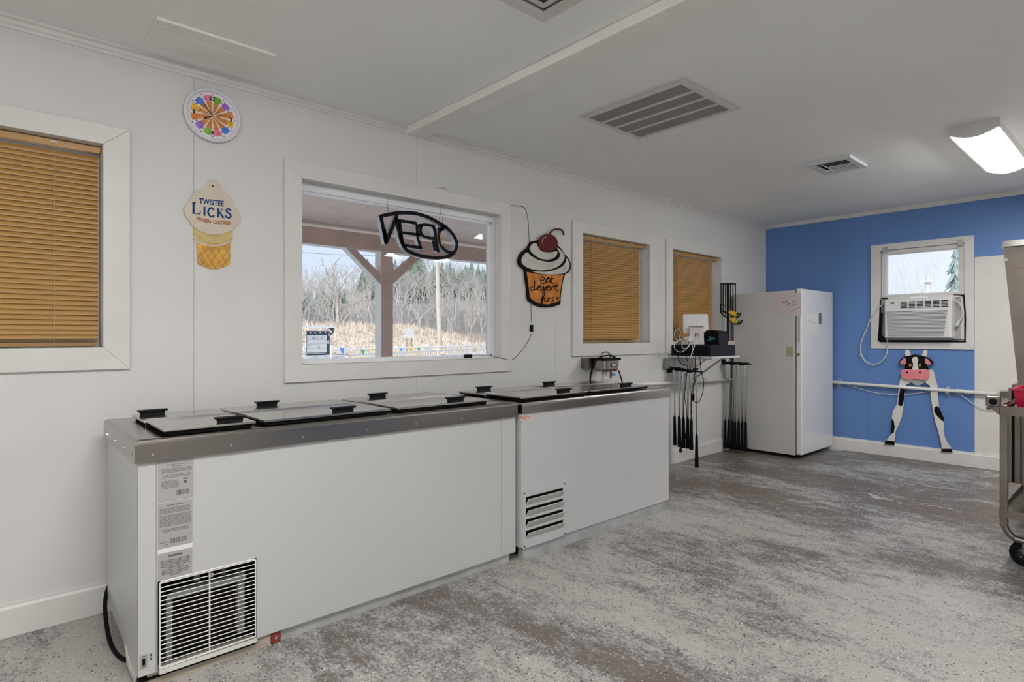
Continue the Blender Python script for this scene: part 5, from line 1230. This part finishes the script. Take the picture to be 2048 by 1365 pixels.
# road sign
def PX(u,v,y): a,b = W(u,v,y); return a,b
s0 = PX(811,658,34.2); s1 = PX(827,677,34.2)
rs_ = thing('road_sign', 'plain white sign on two thin legs in front of the grass bank', 'sign', ((s0[0]+s1[0])/2,34.2,.3))
F34 = Fr((0,34.2,0),(1,0,0),(0,0,1)); MB().rect(F34,s0[0],s1[0],s1[1],s0[1],0,.04).build('board', porchw, rs_)
for x in (s0[0]+.12,s1[0]-.12): MB().box(x-.02,x+.02,34.21,34.25,.1,s0[1]).build('leg', greyp, rs_)
# letter board
YL = 20.0; F20 = Fr((0,YL,0),(1,0,0),(0,0,1)); zl = Z(595,640,105/1792,W,YL)
lbd = thing('letter_board', 'roadside letter board with white rows in a slate frame under a white roof', 'sign', (W(635,700,YL)[0],YL,GZ))
x0,z1 = zl(330,515); x1,z0 = zl(990,1120); xr = zl(1105,0)[0]; 
MB().rect(F20,zl(330,0)[0],xr,GZ,zl(0,375)[1],-.06,-.01).build('frame', navyb, lbd)
for k in range(4):
    zz0 = z0+(z1-z0)*k/4; MB().rect(F20,x0,x1,zz0+.004,zz0+(z1-z0)/4-.004,0,.02).build('letter_row', porchw, lbd)
m = MB()
for q in ([(515,590),(515,665)],[(515,590),(560,585),(560,640),(520,640)],[(600,575),(605,665)],[(675,590),(675,660)],[(790,660),(840,600)],[(680,915),(750,925)],[(700,940),(745,940)],[(370,870),(400,885)],[(460,885),(490,860)],[(400,1030),(415,1045)]): m.ribbon(TR(zl,q), .012, F20,.02,.025, False)
m.build('letters', ink, lbd)
m = MB()
for X,Y in ((435,448),(600,445),(770,440),(945,430),(1150,430),(1085,335),(1080,520)): m.disc(F20,*zl(X,Y),.024,-.01,.02,8,.034)
m.build('bulb', porchw, lbd, kind='stuff')
m = MB(); m.prism([zl(1015,820),zl(1080,820),zl(1075,730),zl(1050,680),zl(1020,730)], F20,-.01,.005); m.build('cone_mark', porchw, lbd)
MB().box(zl(40,0)[0]-.6,zl(1210,0)[0],YL-.25,YL+.5,zl(0,275)[1],zl(0,200)[1]).build('roof', porchw, lbd)
m = MB(); m.prism([zl(1105,580),zl(1240,430),zl(1215,410),zl(1100,480)], F20,-.04,0); m.prism([zl(1060,280),zl(1210,410),zl(1240,400),zl(1260,290)], F20,-.05,-.01); m.build('roof_bracket', navyb, lbd)
# gravel & planter strip
m = MB(); a = W(600,711,19); m.box(a[0]-4,W(672,711,19)[0],18.4,19.2,GZ,.60); m.build('planter_wall', gravel, kind='structure')
m = MB()
a0 = zl(120,1165); a1 = zl(1350,1165)
m.tube(cat([(a0[0]-1,19.3,a0[1]),(zl(450,1140)[0],19.3,zl(450,1140)[1]),(zl(830,1185)[0],19.3,zl(830,1185)[1]),(a1[0],19.3,a1[1]),(zl(1460,1240)[0],19.2,zl(1460,1240)[1])],4),.018,4); tag(m.build('stone_edging', bark), 'dark twig border at the foot of the letter board', 'edging')
# pennants
YF_ = 16.0
pn = thing('pennant_string', 'string of small coloured pennants across the parking area', 'pennants', (9.0,YF_,.85))
FPn = Fr((0,YF_,0),(1,0,0),(0,0,1)); m = MB()
zp = Z(590,460,390/2048,W,YF_)
for (X,Y,w__,h__,mt_) in ((493,1240,50,85,flagb),(710,1258,52,60,flagg),(812,1250,55,28,flagy),(1112,1243,42,46,flagb),(1212,1240,55,44,flagy),(1298,1240,38,36,flagg)):
    MB().prism([zp(X-w__/2,Y),zp(X+8,Y+h__),zp(X+w__/2,Y)], FPn,0,.006).build('pennant', mt_, pn)
q = [zp(380,1225),zp(493,1240),zp(710,1258),zp(812,1250),zp(1112,1243),zp(1212,1240),zp(1298,1240),zp(1500,1225)]
MB().tube([(a,YF_,b) for a,b in cat(q,3)],.003,4).build('string', porchw, pn)
for e in (q[0],q[-1]): MB().cyl((e[0],YF_,GZ),(e[0],YF_,e[1]+.02),.02,6).build('stake', porchw, pn)

# through the far window
ev = conifer(9,1,1,pine2)
a = B(1912,495,24.0); b_ = B(1912,600,24.0)
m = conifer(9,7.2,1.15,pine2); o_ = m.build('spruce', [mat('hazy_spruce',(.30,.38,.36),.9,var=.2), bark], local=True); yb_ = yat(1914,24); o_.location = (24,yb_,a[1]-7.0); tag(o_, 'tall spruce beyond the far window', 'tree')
haz = mat('pale_twig', (.66,.64,.64), .9)  # paleness of distant haze put into the colour
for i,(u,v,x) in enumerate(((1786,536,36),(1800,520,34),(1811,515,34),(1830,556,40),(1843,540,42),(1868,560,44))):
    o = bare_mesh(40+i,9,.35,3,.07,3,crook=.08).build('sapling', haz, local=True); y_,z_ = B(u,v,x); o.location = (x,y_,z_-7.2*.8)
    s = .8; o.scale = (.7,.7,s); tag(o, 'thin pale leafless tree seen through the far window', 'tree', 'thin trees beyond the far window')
xp = 40; y_,z_ = B(1856,561,xp)
up = thing('utility_pole', 'utility pole with crossarm beyond the far window', 'pole', (xp,y_,GZ))
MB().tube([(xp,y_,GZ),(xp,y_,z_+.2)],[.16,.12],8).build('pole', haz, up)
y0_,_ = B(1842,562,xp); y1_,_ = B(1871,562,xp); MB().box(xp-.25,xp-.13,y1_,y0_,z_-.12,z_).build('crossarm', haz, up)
